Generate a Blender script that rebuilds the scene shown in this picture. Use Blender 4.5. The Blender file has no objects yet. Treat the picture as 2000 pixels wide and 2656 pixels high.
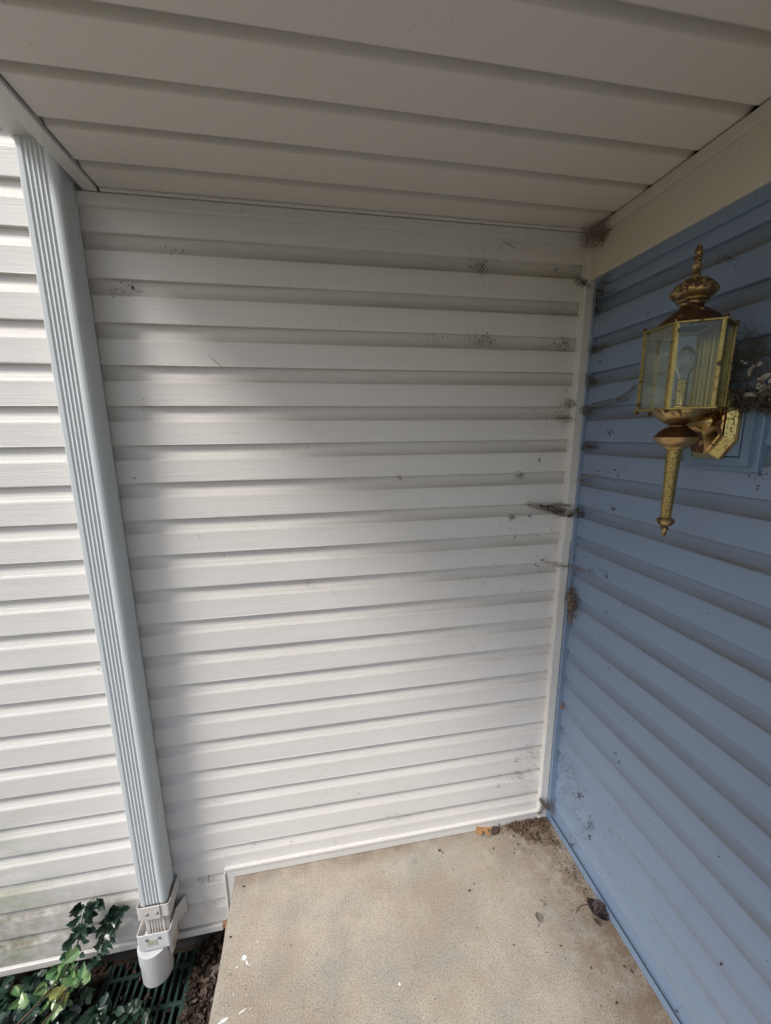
import bpy, math, random
from mathutils import Vector, Matrix, noise
R = math.radians
sc = bpy.context.scene
COL = sc.collection

# ---------------------------------------------------------------- camera
CAMP = Vector((-0.9429, -1.3160, 1.6410))
RX = Vector((0.98433, -0.17603, -0.01064)); RY = Vector((-0.04360, -0.18445, -0.98187)); RZ = Vector((0.17088, 0.96695, -0.18924))
FPX, CX, CY = 1032.35, 1001.26, 1325.41
cd = bpy.data.cameras.new('camera'); cam = bpy.data.objects.new('camera', cd); COL.objects.link(cam)
M = Matrix((RX, -RY, -RZ)).transposed().to_4x4(); M.translation = CAMP; cam.matrix_world = M
cd.sensor_fit = 'HORIZONTAL'; cd.sensor_width = 36; cd.lens = FPX / 2000 * 36
cd.shift_x = -(CX - 1000) / 2656; cd.shift_y = (CY - 1328) / 2656
cd.clip_start = 0.02; cd.clip_end = 500
sc.camera = cam

# ---------------------------------------------------------------- world, sun, exposure
SUN = Vector((0.56, 0.33, -0.76)).normalized()        # travel direction
w = bpy.data.worlds.new('World'); sc.world = w; w.use_nodes = True
nt = w.node_tree; bg = nt.nodes['Background']
sky = nt.nodes.new('ShaderNodeTexSky'); sky.sky_type = 'NISHITA'; sky.sun_disc = False
sky.sun_elevation = math.asin(-SUN.z); sky.sun_rotation = math.atan2(-SUN.x, -SUN.y)
sky.dust_density = 3.0; sky.ozone_density = 1.0
nt.links.new(sky.outputs[0], bg.inputs[0]); bg.inputs[1].default_value = 0.12
sd = bpy.data.lights.new('sun', 'SUN'); sd.energy = 2.1; sd.angle = R(17); sd.color = (1.0, 0.965, 0.92)
so = bpy.data.objects.new('sun', sd); COL.objects.link(so)
so.rotation_euler = SUN.to_track_quat('-Z', 'Y').to_euler(); so.location = (-4, -4, 6)
sc.view_settings.view_transform = 'Standard'; sc.view_settings.look = 'None'
sc.view_settings.exposure = 0.65; sc.view_settings.gamma = 1
try:
    sc.cycles.use_denoising = True; sc.cycles.max_bounces = 10; sc.cycles.transparent_max_bounces = 24
    sc.cycles.sample_clamp_indirect = 6
except Exception: pass

def at(u, v, ax, val):
    """the point on the plane (axis ax = val) seen at photo pixel u, v"""
    d = RX * ((u - CX) / FPX) + RY * ((v - CY) / FPX) + RZ
    t = (val - CAMP[ax]) / d[ax]
    return CAMP + d * t

# ---------------------------------------------------------------- mesh builder
class MB:
    def __init__(s): s.v = []; s.f = []; s.sm = []
    def add(s, vs, fs, smooth=False):
        n = len(s.v); s.v += [tuple(v) for v in vs]
        for f in fs: s.f.append(tuple(i + n for i in f)); s.sm.append(smooth)
        return s
    def box(s, x0, x1, y0, y1, z0, z1):
        vs = [(x, y, z) for x in (x0, x1) for y in (y0, y1) for z in (z0, z1)]
        return s.add(vs, [(0, 1, 3, 2), (4, 6, 7, 5), (0, 4, 5, 1), (2, 3, 7, 6), (0, 2, 6, 4), (1, 5, 7, 3)])
    def hexa(s, p):   # 8 points, bottom ring then top ring
        return s.add(p, [(3, 2, 1, 0), (4, 5, 6, 7), (0, 1, 5, 4), (1, 2, 6, 5), (2, 3, 7, 6), (3, 0, 4, 7)])
    def lathe(s, c, prof, n=40, cap=False):
        vs = []; fs = []
        for r, z in prof:
            for i in range(n):
                a = 2 * math.pi * i / n; vs.append((c[0] + r * math.cos(a), c[1] + r * math.sin(a), z))
        for j in range(len(prof) - 1):
            for i in range(n):
                a, b = j * n + i, j * n + (i + 1) % n; fs.append((a, a + n, b + n, b))
        if cap: fs += [tuple(range(n)), tuple(range((len(prof) - 1) * n, len(prof) * n))]
        return s.add(vs, fs, True)
    def tube(s, pts, r, n=8, caps=True):
        pts = [Vector(p) for p in pts]; rs = r if isinstance(r, (list, tuple)) else [r] * len(pts)
        vs = []; fs = []; up = Vector((0.13, 0.31, 0.94))
        for k, p in enumerate(pts):
            t = (pts[min(k + 1, len(pts) - 1)] - pts[max(k - 1, 0)])
            if t.length < 1e-9: t = Vector((0, 0, 1))
            t.normalize(); u = t.cross(up)
            if u.length < .1: u = t.cross(Vector((1, 0, 0)))
            u.normalize(); q = t.cross(u)
            for i in range(n):
                a = 2 * math.pi * i / n; vs.append(p + (u * math.cos(a) + q * math.sin(a)) * rs[k])
        for k in range(len(pts) - 1):
            for i in range(n):
                a, b = k * n + i, k * n + (i + 1) % n; fs.append((a, b, b + n, a + n))
        if caps: fs += [tuple(range(n))[::-1], tuple(range((len(pts) - 1) * n, len(pts) * n))]
        return s.add(vs, fs, n > 4)
    def prism(s, poly, z0, z1, f=lambda x, y, z: (x, y, z), smooth=False):
        n = len(poly); vs = [f(x, y, z0) for x, y in poly] + [f(x, y, z1) for x, y in poly]
        s.add(vs, [(i, (i + 1) % n, (i + 1) % n + n, i + n) for i in range(n)], smooth)
        return s.add(vs, [tuple(range(n))[::-1], tuple(range(n, 2 * n))])
    def ball(s, c, r, n=10, m=6, sx=1, sy=1, sz=1):
        vs = []; fs = []
        for j in range(m + 1):
            ph = math.pi * j / m
            for i in range(n):
                a = 2 * math.pi * i / n
                vs.append((c[0] + sx * r * math.sin(ph) * math.cos(a), c[1] + sy * r * math.sin(ph) * math.sin(a), c[2] + sz * r * math.cos(ph)))
        for j in range(m):
            for i in range(n):
                a, b = j * n + i, j * n + (i + 1) % n; fs.append((a, a + n, b + n, b))
        return s.add(vs, fs, True)
    def build(s, name, mat, parent=None, bevel=0, seg=2, recalc=False):
        me = bpy.data.meshes.new(name); me.from_pydata(s.v, [], s.f); me.validate()
        if len(me.polygons) == len(s.sm): me.polygons.foreach_set('use_smooth', s.sm)
        me.materials.append(mat); me.update()
        o = bpy.data.objects.new(name, me); COL.objects.link(o)
        if parent: o.parent = parent
        if recalc or bevel:
            import bmesh
            bm = bmesh.new(); bm.from_mesh(me)
            if bevel: bmesh.ops.remove_doubles(bm, verts=bm.verts, dist=1e-5)
            bmesh.ops.recalc_face_normals(bm, faces=bm.faces); bm.to_mesh(me); bm.free()
        if any(s.sm) and len(s.v) < 40000:
            m = o.modifiers.new('split', 'EDGE_SPLIT'); m.split_angle = R(38)
        if bevel:
            m = o.modifiers.new('bevel', 'BEVEL'); m.width = bevel; m.segments = seg; m.limit_method = 'ANGLE'; m.angle_limit = R(35)
            m.harden_normals = False
        return o

def tag(o, label=None, cat=None, group=None, kind=None):
    if label: o['label'] = label
    if cat: o['category'] = cat
    if group: o['group'] = group
    if kind: o['kind'] = kind
    return o
def thing(name, label, cat, loc=(0, 0, 0), group=None):
    o = bpy.data.objects.new(name, None); COL.objects.link(o); o.empty_display_size = .1
    return tag(o, label, cat, group)

# ---------------------------------------------------------------- materials
class NG:
    def __init__(s, name):
        s.m = bpy.data.materials.new(name); s.m.use_nodes = True; s.t = s.m.node_tree; s.n = s.t.nodes
        s.b = s.n['Principled BSDF']; s.tc = s.n.new('ShaderNodeTexCoord')
    def link(s, a, b): s.t.links.new(a, b)
    def val(s, sock, x):
        if isinstance(x, bpy.types.NodeSocket): s.link(x, sock)
        else: sock.default_value = x
    def map(s, scale=(1, 1, 1), loc=(0, 0, 0), rot=(0, 0, 0)):
        m = s.n.new('ShaderNodeMapping'); s.link(s.tc.outputs['Object'], m.inputs[0])
        m.inputs['Scale'].default_value = scale; m.inputs['Location'].default_value = loc; m.inputs['Rotation'].default_value = rot
        return m.outputs[0]
    def noise(s, scale=5, detail=4, rough=.55, vec=None, dist=0):
        n = s.n.new('ShaderNodeTexNoise'); n.inputs['Scale'].default_value = scale; n.inputs['Detail'].default_value = detail
        n.inputs['Roughness'].default_value = rough; n.inputs['Distortion'].default_value = dist
        s.link(vec if vec is not None else s.tc.outputs['Object'], n.inputs['Vector']); return n.outputs[0]
    def voro(s, scale=5, vec=None, feat='F1'):
        n = s.n.new('ShaderNodeTexVoronoi'); n.feature = feat; n.inputs['Scale'].default_value = scale
        s.link(vec if vec is not None else s.tc.outputs['Object'], n.inputs['Vector']); return n.outputs['Distance']
    def ramp(s, f, stops):
        n = s.n.new('ShaderNodeValToRGB'); e = n.color_ramp.elements
        while len(e) < len(stops): e.new(.5)
        for i, (p, c) in enumerate(stops):
            e[i].position = p; e[i].color = (*c, 1) if isinstance(c, tuple) else (c, c, c, 1)
        s.link(f, n.inputs[0]); return n.outputs[0]
    def mix(s, f, a, b, mode='MIX'):
        n = s.n.new('ShaderNodeMix'); n.data_type = 'RGBA'; n.blend_type = mode
        s.val(n.inputs[0], f)
        for k, x in ((6, a), (7, b)): s.val(n.inputs[k], (*x, 1) if isinstance(x, tuple) else x)
        return n.outputs[2]
    def math(s, op, a, b=0.0, c=0.0):
        n = s.n.new('ShaderNodeMath'); n.operation = op
        for k, x in enumerate((a, b, c)): s.val(n.inputs[k], x)
        return n.outputs[0]
    def xyz(s):
        n = s.n.new('ShaderNodeSeparateXYZ'); s.link(s.tc.outputs['Object'], n.inputs[0]); return n.outputs
    def bump(s, h, strength=.3, dist=.001, prev=None):
        n = s.n.new('ShaderNodeBump'); n.inputs['Strength'].default_value = strength; n.inputs['Distance'].default_value = dist
        s.link(h, n.inputs['Height'])
        if prev is not None: s.link(prev, n.inputs['Normal'])
        return n.outputs[0]
    def done(s, col=None, rough=.5, metal=0, normal=None, spec=None, **kw):
        if col is not None: s.val(s.b.inputs['Base Color'], (*col, 1) if isinstance(col, tuple) else col)
        s.val(s.b.inputs['Roughness'], rough); s.val(s.b.inputs['Metallic'], metal)
        if normal is not None: s.link(normal, s.b.inputs['Normal'])
        if spec is not None: s.b.inputs['Specular IOR Level'].default_value = spec
        for k, x in kw.items(): s.val(s.b.inputs[k], x)
        return s.m

PITCH = 0.1143; ZT = 2.3024; BL = -0.007
def siding_mat(name, base, dirtc, axis, ztop, amount, blue=False):
    g = NG(name)
    x, y, z = g.xyz()[0], g.xyz()[1], g.xyz()[2]
    # u: 0 just below a lap, 1 at the lip of the course
    u = g.math('FRACT', g.math('DIVIDE', g.math('SUBTRACT', ztop + 40 * PITCH, z), PITCH))
    along = (1, 0, 0) if axis == 0 else (0, 1, 0)
    sc_ = lambda a, b: (a, b, b) if axis == 0 else (b, a, b)
    streak = g.noise(1, 5, .6, g.map(sc_(3.5, 42)))
    streak2 = g.noise(1, 3, .6, g.map((9, 9, 60) if axis == 0 else (9, 9, 60), (3, 3, 3)))
    fine = g.noise(420, 3, .6)
    # grime held on the scoop under each lap, strongest where it meets the flat
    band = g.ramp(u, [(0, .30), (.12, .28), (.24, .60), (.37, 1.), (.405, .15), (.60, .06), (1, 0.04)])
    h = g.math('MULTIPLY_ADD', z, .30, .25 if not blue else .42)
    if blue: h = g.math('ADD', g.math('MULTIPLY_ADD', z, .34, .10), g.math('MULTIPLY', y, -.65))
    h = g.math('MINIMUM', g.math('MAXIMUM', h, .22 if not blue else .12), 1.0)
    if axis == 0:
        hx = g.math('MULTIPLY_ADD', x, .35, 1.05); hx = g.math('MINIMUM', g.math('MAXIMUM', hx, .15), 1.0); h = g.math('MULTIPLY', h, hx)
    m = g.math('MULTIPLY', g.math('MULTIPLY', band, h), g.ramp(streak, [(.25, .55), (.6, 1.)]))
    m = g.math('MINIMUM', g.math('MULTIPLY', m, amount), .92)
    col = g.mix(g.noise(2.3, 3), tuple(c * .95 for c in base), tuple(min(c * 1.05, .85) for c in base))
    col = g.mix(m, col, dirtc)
    # mildew dots
    dots = g.ramp(g.noise(210, 2, .7), [(.63, 0.), (.70, 1.)])
    where = g.ramp(g.noise(3.2, 3, .6, g.map((1, 1, 1.7), (5, 2, 1))), [(.46, .12), (.64, 1.)])
    dm = g.math('MULTIPLY', g.math('MULTIPLY', dots, where), g.math('MULTIPLY', g.math('ADD', band, .22), .75))
    col = g.mix(dm, col, (.10, .095, .08))
    if not blue:
        # green algae low on the outer part, tan soil splash on the lowest courses
        lo = g.math('MULTIPLY', g.ramp(g.math('MULTIPLY_ADD', z, 1.0, .35), [(.0, 1.), (.55, .8), (1.0, 0.)]), g.ramp(g.math('ADD', x, 2.55), [(.28, 1.), (.75, 0.)]))
        alg = g.ramp(g.noise(5, 4, .6, g.map((1.0, 1, 2.6), (1.3, 0, .4))), [(.40, 0.), (.62, 1.)])
        col = g.mix(g.math('MULTIPLY', g.math('MULTIPLY', lo, alg), .95), col, (.20, .27, .10))
        sp = g.math('MULTIPLY', g.ramp(g.math('ADD', z, .28), [(.0, 1.), (.25, .95), (.44, 0.)]), g.ramp(g.math('ADD', x, 2.55), [(.45, 1.), (1.0, .25)]))
        col = g.mix(g.math('MULTIPLY', g.math('MULTIPLY', sp, g.ramp(g.noise(26, 5, .7), [(.35, .35), (.58, 1.)])), g.math('ADD', g.math('MULTIPLY', band, .5), .55)), col, (.17, .145, .11))
    grain = g.noise(1, 4, .65, g.map((6, 120, 190) if axis == 0 else (120, 6, 190)), 1.0)
    wav = g.noise(1, 2, .5, g.map((2.5, 14, 14) if axis == 0 else (14, 2.5, 14)))
    nb = g.bump(wav, .35, .004); nb = g.bump(grain, .6, .0014, nb); nb = g.bump(fine, .12, .0006, nb)
    return g.done(col, g.math('MULTIPLY_ADD', m, .25, .42), normal=nb, spec=.4)

white_vinyl = siding_mat('white_vinyl_siding', (.69, .675, .65), (.20, .175, .115), 0, ZT, .90)
blue_vinyl = siding_mat('blue_vinyl_siding', (.200, .268, .378), (.12, .115, .11), 1, ZT + BL, 1.0, True)

def plain(name, c1, c2, rough=.5, nscale=6, spots=None, bumpy=None, metal=0, spec=None, sp=(.62, .70), spscale=160):
    g = NG(name); col = g.mix(g.noise(nscale, 4), c1, c2)
    if spots:
        d = g.math('MULTIPLY', g.ramp(g.noise(spscale, 2, .7), [(sp[0], 0.), (sp[1], 1.)]), g.ramp(g.noise(5, 3), [(.42, 0.), (.62, 1.)]))
        col = g.mix(g.math('MULTIPLY', d, .8), col, spots)
    nb = None
    if bumpy: nb = g.bump(g.noise(bumpy[0], 5, .65), bumpy[1], bumpy[2])
    return g.done(col, rough, metal, nb, spec)

white_trim = plain('white_vinyl_trim', (.66, .65, .63), (.60, .59, .56), .42, 4, (.16, .14, .11), (60, .1, .001))
def soffit():
    g = NG('beige_soffit_vinyl'); y = g.xyz()[1]
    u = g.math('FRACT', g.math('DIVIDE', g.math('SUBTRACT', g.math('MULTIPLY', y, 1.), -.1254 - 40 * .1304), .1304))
    band = g.ramp(u, [(0, .9), (.10, .85), (.19, .55), (.225, 0.), (.97, 0.), (1, .5)])  # groove tint: grime plus the lip's shade painted into the colour
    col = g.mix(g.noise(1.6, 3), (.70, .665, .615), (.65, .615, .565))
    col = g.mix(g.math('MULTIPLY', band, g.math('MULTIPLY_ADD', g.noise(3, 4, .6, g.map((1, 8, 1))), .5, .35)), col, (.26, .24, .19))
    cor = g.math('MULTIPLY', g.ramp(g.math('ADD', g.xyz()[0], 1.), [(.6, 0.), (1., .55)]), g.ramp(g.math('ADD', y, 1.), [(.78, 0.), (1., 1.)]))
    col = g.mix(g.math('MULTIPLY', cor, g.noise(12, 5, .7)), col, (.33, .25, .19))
    d = g.math('MULTIPLY', g.ramp(g.noise(170, 2, .7), [(.66, 0.), (.73, 1.)]), g.ramp(g.noise(4, 3), [(.48, 0.), (.66, .8)]))
    col = g.mix(d, col, (.2, .17, .13))
    nb = g.bump(g.noise(1, 3, .6, g.map((6, 220, 1))), .2, .001)
    return g.done(col, .55, normal=nb, spec=.35)
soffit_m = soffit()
frieze_m = plain('beige_coil_stock', (.57, .525, .45), (.61, .565, .485), .45, 2, (.16, .13, .1), (8, .12, .004), sp=(.67, .75), spscale=90)
blue_trim = plain('blue_vinyl_trim', (.19, .258, .365), (.17, .235, .335), .4, 5, (.08, .08, .08), (50, .08, .001))
spout_m = plain('pale_blue_grey_aluminium', (.60, .64, .655), (.55, .595, .61), .38, 7, (.35, .37, .36), (25, .1, .002))
strap_m = plain('beige_aluminium_strap', (.60, .57, .54), (.54, .52, .49), .42, 10, (.25, .23, .2), (40, .15, .001))
pvc_m = plain('white_pvc', (.66, .67, .69), (.58, .585, .59), .35, 9, (.3, .29, .26), (30, .08, .001), spscale=70)
screw_m = plain('zinc_screw', (.55, .55, .54), (.4, .4, .4), .35, 60, None, None, .8)
gasket_m = plain('grey_grommet', (.12, .13, .14), (.18, .19, .2), .6, 30)
block_blue = plain('blue_plastic_block', (.13, .20, .29), (.15, .225, .32), .42, 8, (.06, .06, .06), (40, .06, .001))
foundation_m = plain('dark_foundation', (.06, .055, .05), (.1, .09, .08), .9, 20, None, (60, .5, .004))
wood_m = plain('raw_wood', (.42, .25, .14), (.33, .19, .1), .8, 40, None, (80, .4, .002))
void_m = plain('basin_shade_black', (.012, .013, .012), (.02, .02, .018), .9, 20)  # near-black, painting in the shade seen through the grate slots
grate_m = plain('green_plastic_grate', (.013, .036, .029), (.022, .052, .042), .5, 25, (.02, .02, .015), (90, .2, .001))
roof_m = plain('light_block_brown', (.3, .25, .2), (.35, .3, .25), .9, 5)  # for the unseen light-blocking box over the ceiling
stone_m = plain('mossy_stone', (.12, .11, .085), (.20, .18, .15), .95, 60, (.03, .045, .02), (70, .8, .006), spscale=40)

def concrete():
    g = NG('tan_concrete')
    big = g.noise(2.4, 4, .6); mid = g.noise(7, 5, .65, g.map((1, 1, 1), (3, 1, 0)))
    col = g.mix(g.ramp(big, [(.40, 0.), (.58, 1.)]), (.345, .30, .24), (.46, .41, .34))
    col = g.mix(g.ramp(mid, [(.46, 0.), (.66, .85)]), col, (.33, .325, .29))
    col = g.mix(g.ramp(g.noise(4, 4, .6, g.map((1, 1, 1), (8, 3, 0))), [(.52, 0.), (.72, .6)]), col, (.50, .455, .39))
    grit = g.noise(240, 4, .8); col = g.mix(g.ramp(grit, [(.36, .85), (.50, 0.)]), col, (.13, .10, .075))
    col = g.mix(g.ramp(g.noise(210, 3, .8, g.map((1, 1, 1), (9, 4, 0))), [(.54, 0.), (.68, .5)]), col, (.62, .58, .51))
    pits = g.ramp(g.noise(95, 3, .75, g.map((1, .5, 1), (2, 7, 0))), [(.30, .7), (.38, 0.)]); col = g.mix(pits, col, (.15, .115, .085))
    s = g.xyz(); d = g.math('MAXIMUM', g.ramp(g.math('ADD', s[0], 1.0), [(.70, 0.), (.98, 1.)]), g.ramp(g.math('ADD', s[1], 1.0), [(.93, 0.), (1., .9)]))
    col = g.mix(g.math('MULTIPLY', g.math('MULTIPLY', d, g.ramp(g.noise(14, 6, .75), [(.34, 0.), (.58, 1.)])), .85), col, (.16, .11, .07))
    cr = g.math('MULTIPLY', g.ramp(g.math('ADD', s[0], 1.0), [(.66, 0.), (.90, 1.)]), g.ramp(g.math('ADD', s[1], 1.0), [(.80, 0.), (.96, 1.)]))
    col = g.mix(g.math('MULTIPLY', cr, g.ramp(g.noise(28, 6, .75), [(.36, .15), (.60, .95)])), col, (.13, .09, .06))
    col = g.mix(g.ramp(g.voro(4.2, g.map((1, 1, 1), (.2, .1, 0))), [(.045, .6), (.06, 0.)]), col, (.24, .25, .23))
    nb = g.bump(grit, .9, .003); nb = g.bump(g.noise(1, 3, .6, g.map((150, 14, 1))), .4, .002, nb); nb = g.bump(mid, .3, .008, nb)
    return g.done(col, .9, normal=nb, spec=.25)
concrete_m = concrete()

def soil():
    g = NG('dark_soil_and_lawn'); s = g.xyz()
    col = g.mix(g.noise(40, 5, .7), (.035, .025, .018), (.085, .062, .042))
    grass = g.mix(g.noise(12, 5, .7), (.075, .075, .045), (.14, .125, .09))
    f = g.ramp(g.math('MULTIPLY', s[1], -1.), [(.45, 0.), (.7, 1.)])
    nb = g.bump(g.noise(70, 6, .75), .8, .012)
    return g.done(g.mix(f, col, grass), .95, normal=nb, spec=.2)
soil_m = soil()

def brass(name, c, dark, cover, scale, rough=.22, speck=None, keep=(.0, 1.)):
    g = NG(name)
    n = g.noise(scale, 5, .6, None, .6); m = g.ramp(n, [(cover, 0.), (cover + .03, 1.)])
    col = g.mix(g.noise(30, 3), c, tuple(x * .8 for x in c)); met = g.math('SUBTRACT', 1., g.math('MULTIPLY', m, .75))
    if speck:
        m2 = g.ramp(g.noise(speck[0], 3, .65), [(speck[1], 0.), (speck[1] + .04, 1.)]); m = g.math('MAXIMUM', m, m2)
        met = g.math('SUBTRACT', 1., g.math('MULTIPLY', m, .75))
    col = g.mix(m, col, dark)
    rg = g.math('MULTIPLY_ADD', m, .35, rough)
    nb = g.bump(g.math('SUBTRACT', 1., m), .3, .0006); nb = g.bump(g.noise(90, 3), .05, .001, nb)
    return g.done(col, rg, met, nb)
brass_m = brass('polished_brass_patchy', (.60, .41, .17), (.08, .045, .022), .58, 30, .27)
brass_warm = brass('coppery_brass', (.54, .37, .17), (.12, .07, .04), .60, 26, .30, (150, .64))
brass_speck = brass('speckled_brass_tail', (.52, .39, .15), (.05, .04, .02), .68, 24, .30, (330, .53))
brass_frame = brass('thin_brass_frame', (.46, .36, .13), (.10, .065, .03), .60, 70, .38, (300, .60))
reflect_m = brass('dull_olive_brass', (.27, .235, .095), (.08, .07, .035), .60, 9, .32)
brass_plate = brass('back_plate_brass', (.62, .42, .18), (.10, .05, .026), .55, 26, .2)
brass_yellow = brass('speckled_yellow_brass', (.66, .56, .24), (.06, .05, .025), .75, 20, .28, (260, .56))
tarnish = brass('brown_tarnished_brass', (.16, .085, .05), (.34, .22, .10), .60, 45, .5)
tarnish2 = brass('half_worn_brass', (.56, .42, .19), (.10, .055, .028), .49, 62, .34)

def glass(name, tint, rough=.03, k=1.0, dirt=.12):
    g = NG(name); g.n.remove(g.b); out = g.n['Material Output']
    tr = g.n.new('ShaderNodeBsdfTransparent'); tr.inputs[0].default_value = (*tint, 1)
    gl = g.n.new('ShaderNodeBsdfGlossy'); gl.inputs['Roughness'].default_value = rough; gl.inputs['Color'].default_value = (.9, .92, .88, 1)
    fr = g.n.new('ShaderNodeFresnel'); fr.inputs[0].default_value = 1.52
    nb = g.bump(g.noise(14, 3), .12, .003); g.link(nb, fr.inputs['Normal']); g.link(nb, gl.inputs['Normal'])
    mx = g.n.new('ShaderNodeMixShader'); g.link(g.math('MULTIPLY', fr.outputs[0], k), mx.inputs[0]); g.link(tr.outputs[0], mx.inputs[1]); g.link(gl.outputs[0], mx.inputs[2])
    df = g.n.new('ShaderNodeBsdfDiffuse'); df.inputs[0].default_value = (.26, .26, .2, 1)
    m2 = g.n.new('ShaderNodeMixShader'); g.link(g.math('MULTIPLY', g.ramp(g.noise(35, 5, .7), [(.35, .35), (.75, 1.)]), dirt), m2.inputs[0])
    g.link(mx.outputs[0], m2.inputs[1]); g.link(df.outputs[0], m2.inputs[2]); g.link(m2.outputs[0], out.inputs[0])
    return g.m
pane_m = glass('dusty_lantern_glass', (.94, .95, .92), .04, .55, .015)
bulb_m = glass('clear_bulb_glass', (.86, .93, .94), .03, 1.2, .25)

def leafmat(name, a, b, rough=.4, sub=0.0, vein=True):
    g = NG(name)
    n = g.n.new('ShaderNodeObjectInfo')
    geo = g.n.new('ShaderNodeNewGeometry')
    col = g.mix(geo.outputs['Random Per Island'], a, b); col = g.mix(g.math('MULTIPLY', g.noise(60, 4), .5), col, tuple(x * .55 for x in a))
    nb = g.bump(g.noise(90, 4), .3, .002)
    g.b.inputs['Coat Weight'].default_value = 0
    return g.done(col, rough, normal=nb, spec=.5)
ivy_m = leafmat('dark_ivy_leaf', (.010, .032, .020), (.026, .062, .038), .28)
pale_m = leafmat('pale_green_leaf', (.055, .15, .045), (.20, .29, .12), .3)
yellow_m = leafmat('yellowing_leaf', (.22, .25, .06), (.34, .34, .12), .45)
stem_m = leafmat('brown_stem', (.10, .07, .045), (.17, .13, .08), .8)
gstem_m = leafmat('green_stem', (.06, .08, .03), (.10, .12, .05), .7)
litter_m = leafmat('brown_dead_leaves', (.022, .015, .011), (.095, .064, .045), .85)
oak_m = leafmat('orange_oak_leaf', (.33, .18, .075), (.40, .22, .09), .7)
darkleaf_m = leafmat('blackish_dead_leaf', (.022, .015, .014), (.04, .028, .025), .6)
grit_m = leafmat('dark_grit', (.02, .017, .013), (.10, .068, .045), .9)
greyflake_m = leafmat('grey_flake', (.13, .12, .10), (.2, .18, .15), .9)
web_m = leafmat('dusty_cobweb', (.24, .185, .145), (.42, .34, .28), .95)
webdark_m = leafmat('dark_cobweb', (.06, .05, .036), (.19, .155, .115), .95)
webpale_m = leafmat('pale_cobweb', (.33, .30, .26), (.45, .42, .37), .95)
seed_m = leafmat('papery_seed_husk', (.34, .31, .25), (.55, .51, .43), .8)
heap_m = leafmat('reddish_brown_debris', (.07, .045, .03), (.24, .155, .10), .9)
clod_m = leafmat('dark_brown_clods', (.03, .024, .018), (.10, .08, .06), .95)
nest_m = leafmat('mud_nest', (.10, .075, .055), (.22, .17, .13), .95)
paint_m = plain('white_splatter', (.75, .76, .78), (.68, .69, .7), .6, 30)

# ================================================================= SETTING
rnd = random.Random(7)
# --- ground (one sheet, with the opening of the drain basin)
GZ = -0.385; gx0, gx1, gy0, gy1 = -1.80, -1.492, -0.62, 0.035
g = MB(); xs = [-60, gx0, gx1, 60]; ys = [-60, gy0, gy1, .075]
idx = {}
vs = [(x, y, GZ) for y in ys for x in xs]
fs = [(j * 4 + i, j * 4 + i + 1, (j + 1) * 4 + i + 1, (j + 1) * 4 + i) for j in range(3) for i in range(3) if not (i == 1 and j == 1)]
g.add(vs, fs)
tag(g.build('ground', soil_m), 'dark soil bed running along the foot of the white siding', None, kind='structure')
g = MB(); a, b, c_, d = gx0, gx1, gy0, gy1
g.add([(a, c_, GZ), (b, c_, GZ), (b, d, GZ), (a, d, GZ), (a, c_, GZ - .4), (b, c_, GZ - .4), (b, d, GZ - .4), (a, d, GZ - .4)],
      [(0, 1, 5, 4), (1, 2, 6, 5), (2, 3, 7, 6), (3, 0, 4, 7), (4, 5, 6, 7)])
g.build('drain_basin', void_m)['kind'] = 'structure'

# --- porch slab, with a slightly chipped left edge
SX = -1.308
poly = [(SX, 0.0)]
y = 0.0
while y > -7:  # slab carried on out of view to bounce warm light onto the ceiling
    y -= .022; poly.append((SX + .0025 * noise.noise(Vector((0, y * 9, 0))) + .0018 * noise.noise(Vector((3, y * 60, 0))), y))
poly += [(1.6, -7), (1.6, 0.0)]
slab = MB().prism(poly[::-1], -.40, 0).build('porch_floor', concrete_m, recalc=True)
m = slab.modifiers.new('bevel', 'BEVEL'); m.width = .004; m.segments = 2; m.limit_method = 'ANGLE'; m.angle_limit = R(60)
tag(slab, 'tan concrete porch slab, gritty and stained', kind='structure')

# --- siding profile: outward offset for each height within a course (0 = lip plane)
def siding_profile(ztop, k0, k1, zlo, zhi):
    pr = []
    for k in range(k0, k1):
        z0 = ztop - k * PITCH
        pts = [(-.0145, 0), (-.0140, .05), (-.0118, .14), (-.0085, .24), (-.0045, .335), (-.0018, .375), (-.0006, .41), (-.0006, .60), (0, .97), (0, .995), (-.003, 1.0)]
        for o, u in pts: pr.append((o, z0 - u * PITCH))
    return [(o, z) for o, z in pr if zlo <= z <= zhi]
def siding(mb, prof, a0, a1, axis, n, seed):
    vs = []; fs = []; L = len(prof)
    for i in range(n + 1):
        a = a0 + (a1 - a0) * i / n
        for o, z in prof:
            k = math.floor((ZT - z) / PITCH + .02)
            dz = .0011 * noise.noise(Vector((a * 1.3, k * 3.7 + seed, 1))); do = .0016 * noise.noise(Vector((a * 1.1, k * 2.1 + seed, 5)))
            off = o + do
            vs.append((a, -off, z + dz) if axis == 0 else (-off, a, z + dz))
    for i in range(n):
        for j in range(L - 1):
            p = i * L + j; fs.append((p, p + 1, p + 1 + L, p + L) if axis == 0 else (p, p + L, p + L + 1, p + 1))
    mb.add(vs, fs)

# --- white siding wall
ww = thing('white_siding_wall', 'white vinyl lap siding wall with dirty ledges behind the downspout', 'wall')
mb = MB(); siding(mb, siding_profile(ZT, -9, 22, -.225, 3.3), -4.6, 0.0, 0, 60, 0)
mb.build('siding', white_vinyl, ww)
MB().box(-4.6, .15, .03, .20, -.20, 3.3).build('sheathing', foundation_m, ww)
# top channel and finish trim
MB().box(-1.468, -.03, -.020, .02, 2.2778, 2.2858).build('ceiling_channel', white_trim, ww, .0015)
MB().box(-1.535, -.036, -.0150, .02, 2.2468, 2.2764).build('top_trim', white_trim, ww, .0025)
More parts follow.
